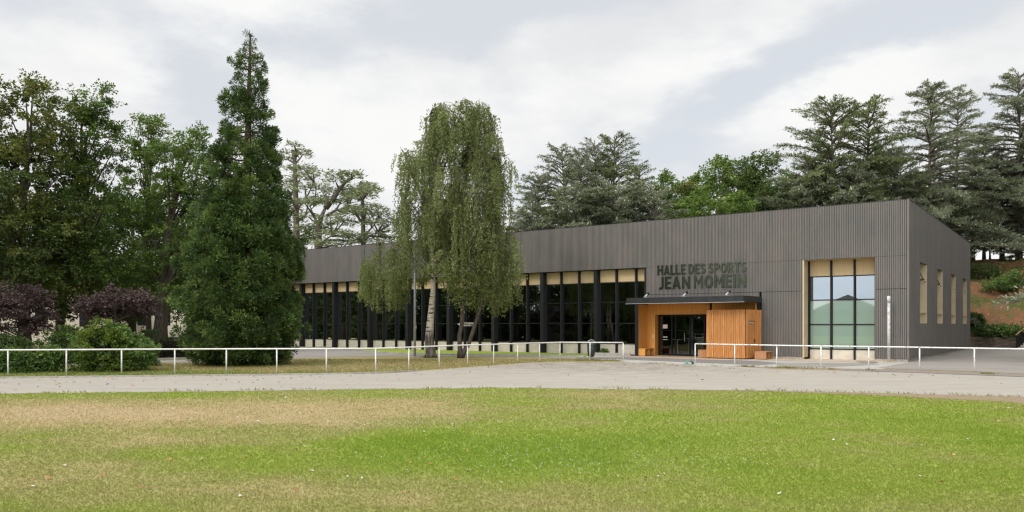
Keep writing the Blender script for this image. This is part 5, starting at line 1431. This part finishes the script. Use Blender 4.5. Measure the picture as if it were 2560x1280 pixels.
rng = np.random.default_rng(77)
N_ = 520000
u = rng.random(N_); Yb = 7.8 * (27.0 / 7.8) ** u; Xb = rng.uniform(-1, 1, N_) * (Yb * .67 + .8)
ok = Yb < lip_lo(Xb) + (fbm(Xb, Yb, 1.1, 91) - .42) * .9; Xb, Yb = Xb[ok], Yb[ok]
g = lawn_growth(Xb, Yb); keep = rng.random(len(g)) < (.35 + .65 * g); Xb, Yb, g = Xb[keep], Yb[keep], g[keep]
hg = (.012 + .026 * rng.random(len(g))) * (.65 + .5 * g) * (.75 + Yb * .02)
blades('lawn_grass', np.stack([Xb, Yb, np.zeros(len(g))], 1), hg, .005 + Yb * .00065, MT['blade'], np.clip(g + rng.normal(size=len(g)) * .035, 0, 1), rng, 'short patchy green and straw coloured grass of the foreground lawn')
N_ = 60000
Xb = rng.uniform(-32, 5, N_); Yb = rng.uniform(30.5, 46, N_)
pd = [Vector(G(*q)) for q in ((-500, 926), (0, 918), (240, 913), (480, 907), (770, 896), (1040, 890.5), (1440, 898))]
lim = np.interp(Xb, [q.x for q in pd], [q.y for q in pd]) - .1
ok = (Yb > track_hi(Xb) + .13) & (Yb < lim); Xb, Yb = Xb[ok], Yb[ok]; g = verge_growth(Xb, Yb)
blades('verge_grass', np.stack([Xb, Yb, np.zeros(len(g))], 1), .03 + .06 * rng.random(len(g)), np.full(len(g), .03), MT['verge_blade'], np.clip(g + rng.normal(size=len(g)) * .1, 0, 1), rng, 'dry straw coloured grass of the verge behind the railing')
# weeds along the foot of the right railing and the entrance edge
Xw, Yw = [], []
for (a, b) in (((1770, 914.5), (2080, 923)), ((1440, 902), (1545, 902.5)), ((2150, 925), (2180, 926)), ((2455, 935), (2485, 936)), ((1560, 906), (1725, 913))):
    A, B = G(*a), G(*b); n = int(260 * abs(B[0] - A[0]) * (.15 if a[0] == 1560 else 1)); t = rng.random(n); Xw.append(A[0] + (B[0] - A[0]) * t + rng.normal(size=n) * .08); Yw.append(A[1] + (B[1] - A[1]) * t + rng.normal(size=n) * .32)
for xa in np.arange(-16, 22, .5):
    n = 12; xx = xa + .5 * rng.random(n); Xw.append(xx); Yw.append(track_lo(xx) - .06 + rng.normal(size=n) * .09)
Xw, Yw = np.concatenate(Xw), np.concatenate(Yw); m_ = fbm(Xw, Yw, .8, 3) > .5; Xw, Yw = Xw[m_], Yw[m_]
blades('edge_weeds', np.stack([Xw, Yw, np.full(len(Xw), .01)], 1), .04 + .07 * rng.random(len(Xw)), np.full(len(Xw), .035), MT['verge_blade'], np.clip(.55 + rng.normal(size=len(Xw)) * .25, 0, 1), rng, 'weeds growing along the inner edge of the track')

m = bpy.data.materials.new('fallen_leaf'); m.use_nodes = True; nt = m.node_tree; b = nt.nodes['Principled BSDF']; b.inputs['Roughness'].default_value = .7
nt.links.new(ramp(nt, node(nt, 'ShaderNodeAttribute', attribute_name='tint').outputs['Fac'], [(0, (.16, .055, .02)), (.3, (.36, .15, .04)), (.5, (.42, .26, .10)), (.6, (.46, .44, .37)), (1, (.56, .56, .52))]), b.inputs['Base Color'])
MT['fallen'] = m


def scatter(name, label, cat, n, f, size, tintf, mt, lift=.02):
    X_, Y_ = f(n); nn = len(X_); P = np.stack([X_, Y_, np.full(nn, lift)], 1); a = rng.random(nn) * 6.28
    D = np.stack([np.cos(a), np.sin(a), .12 + rng.random(nn) * .35], 1)
    o = quads(name, cards(P, D, size(nn), .75, rng, .7), mt, None, tintf(nn)); return tag(o, label, cat, None, 'stuff')


def lawn_pts(n):
    Y_ = 9 * (25 / 9) ** rng.random(n); X_ = rng.uniform(-1, 1, n) * Y_ * .66; k = (Y_ < lip_lo(X_) - .2) & (rng.random(n) < np.where(X_ < 0, 1.0, .55)); return X_[k], Y_[k]


scatter('fallen_leaves', 'fallen white backed and brown leaves scattered on the foreground lawn', 'leaves', 330, lawn_pts, lambda n: .028 + .05 * rng.random(n), lambda n: np.where(rng.random(n) < .38, rng.uniform(.52, .72, n), rng.uniform(0, .5, n)), MT['fallen'])
def clover(n):
    C_ = [G(*q) for q in ((1080, 1070), (1180, 1150), (1420, 1110), (1500, 1165), (1720, 1160), (1350, 1130), (950, 1060), (1300, 1190))]
    k = rng.integers(0, len(C_), n); X_ = np.array([c[0] for c in C_])[k] + rng.normal(size=n) * 1.1; Y_ = np.array([c[1] for c in C_])[k] + rng.normal(size=n) * .45; return X_, Y_
scatter('clover_flowers', 'tiny white clover flowers in the greenest part of the lawn', 'flowers', 1500, clover, lambda n: .012 + .012 * rng.random(n), lambda n: np.full(n, .95), MT['fallen'], .04)
def track_pts(n):
    X_ = rng.uniform(-18, 18, n); Y_ = rng.uniform(24, 44, n); k = (Y_ > track_lo(X_) + .1) & (Y_ < track_hi(X_) - .05) & (rng.random(n) < np.clip(1.2 - np.abs(Y_ - track_hi(X_)) / 6, .12, 1)); return X_[k], Y_[k]
scatter('track_litter', 'bits of twig and leaf litter lying on the pale track', 'litter', 1500, track_pts, lambda n: .03 + .09 * rng.random(n), lambda n: rng.uniform(0, .28, n), MT['fallen'], .012)
# ground cover on the bank
n = 16000; s_ = rng.uniform(-40, 4, n); t_ = rng.uniform(31.2, 48, n); q = C0[None, :] + LV[None, :] * s_[:, None] - NV[None, :] * t_[:, None]
kk = fbm(q[:, 0], q[:, 1], 3.2, 55) > .56; q, s_, t_ = q[kk], s_[kk], t_[kk]
P = np.stack([q[:, 0], q[:, 1], hill_z(s_, t_) + .15 + rng.normal(size=len(q)) * .25], 1)
o = quads('bank_groundcover', cards(P, rng.normal(size=(len(P), 3)) + np.array([0, 0, .8]), .16 + .16 * rng.random(len(P)), .5, rng), LM['mid'], None, np.clip(.45 + rng.normal(size=len(P)) * .2, 0, 1)); tag(o, 'low weeds and brambles covering the bank', 'ground cover', None, 'stuff')
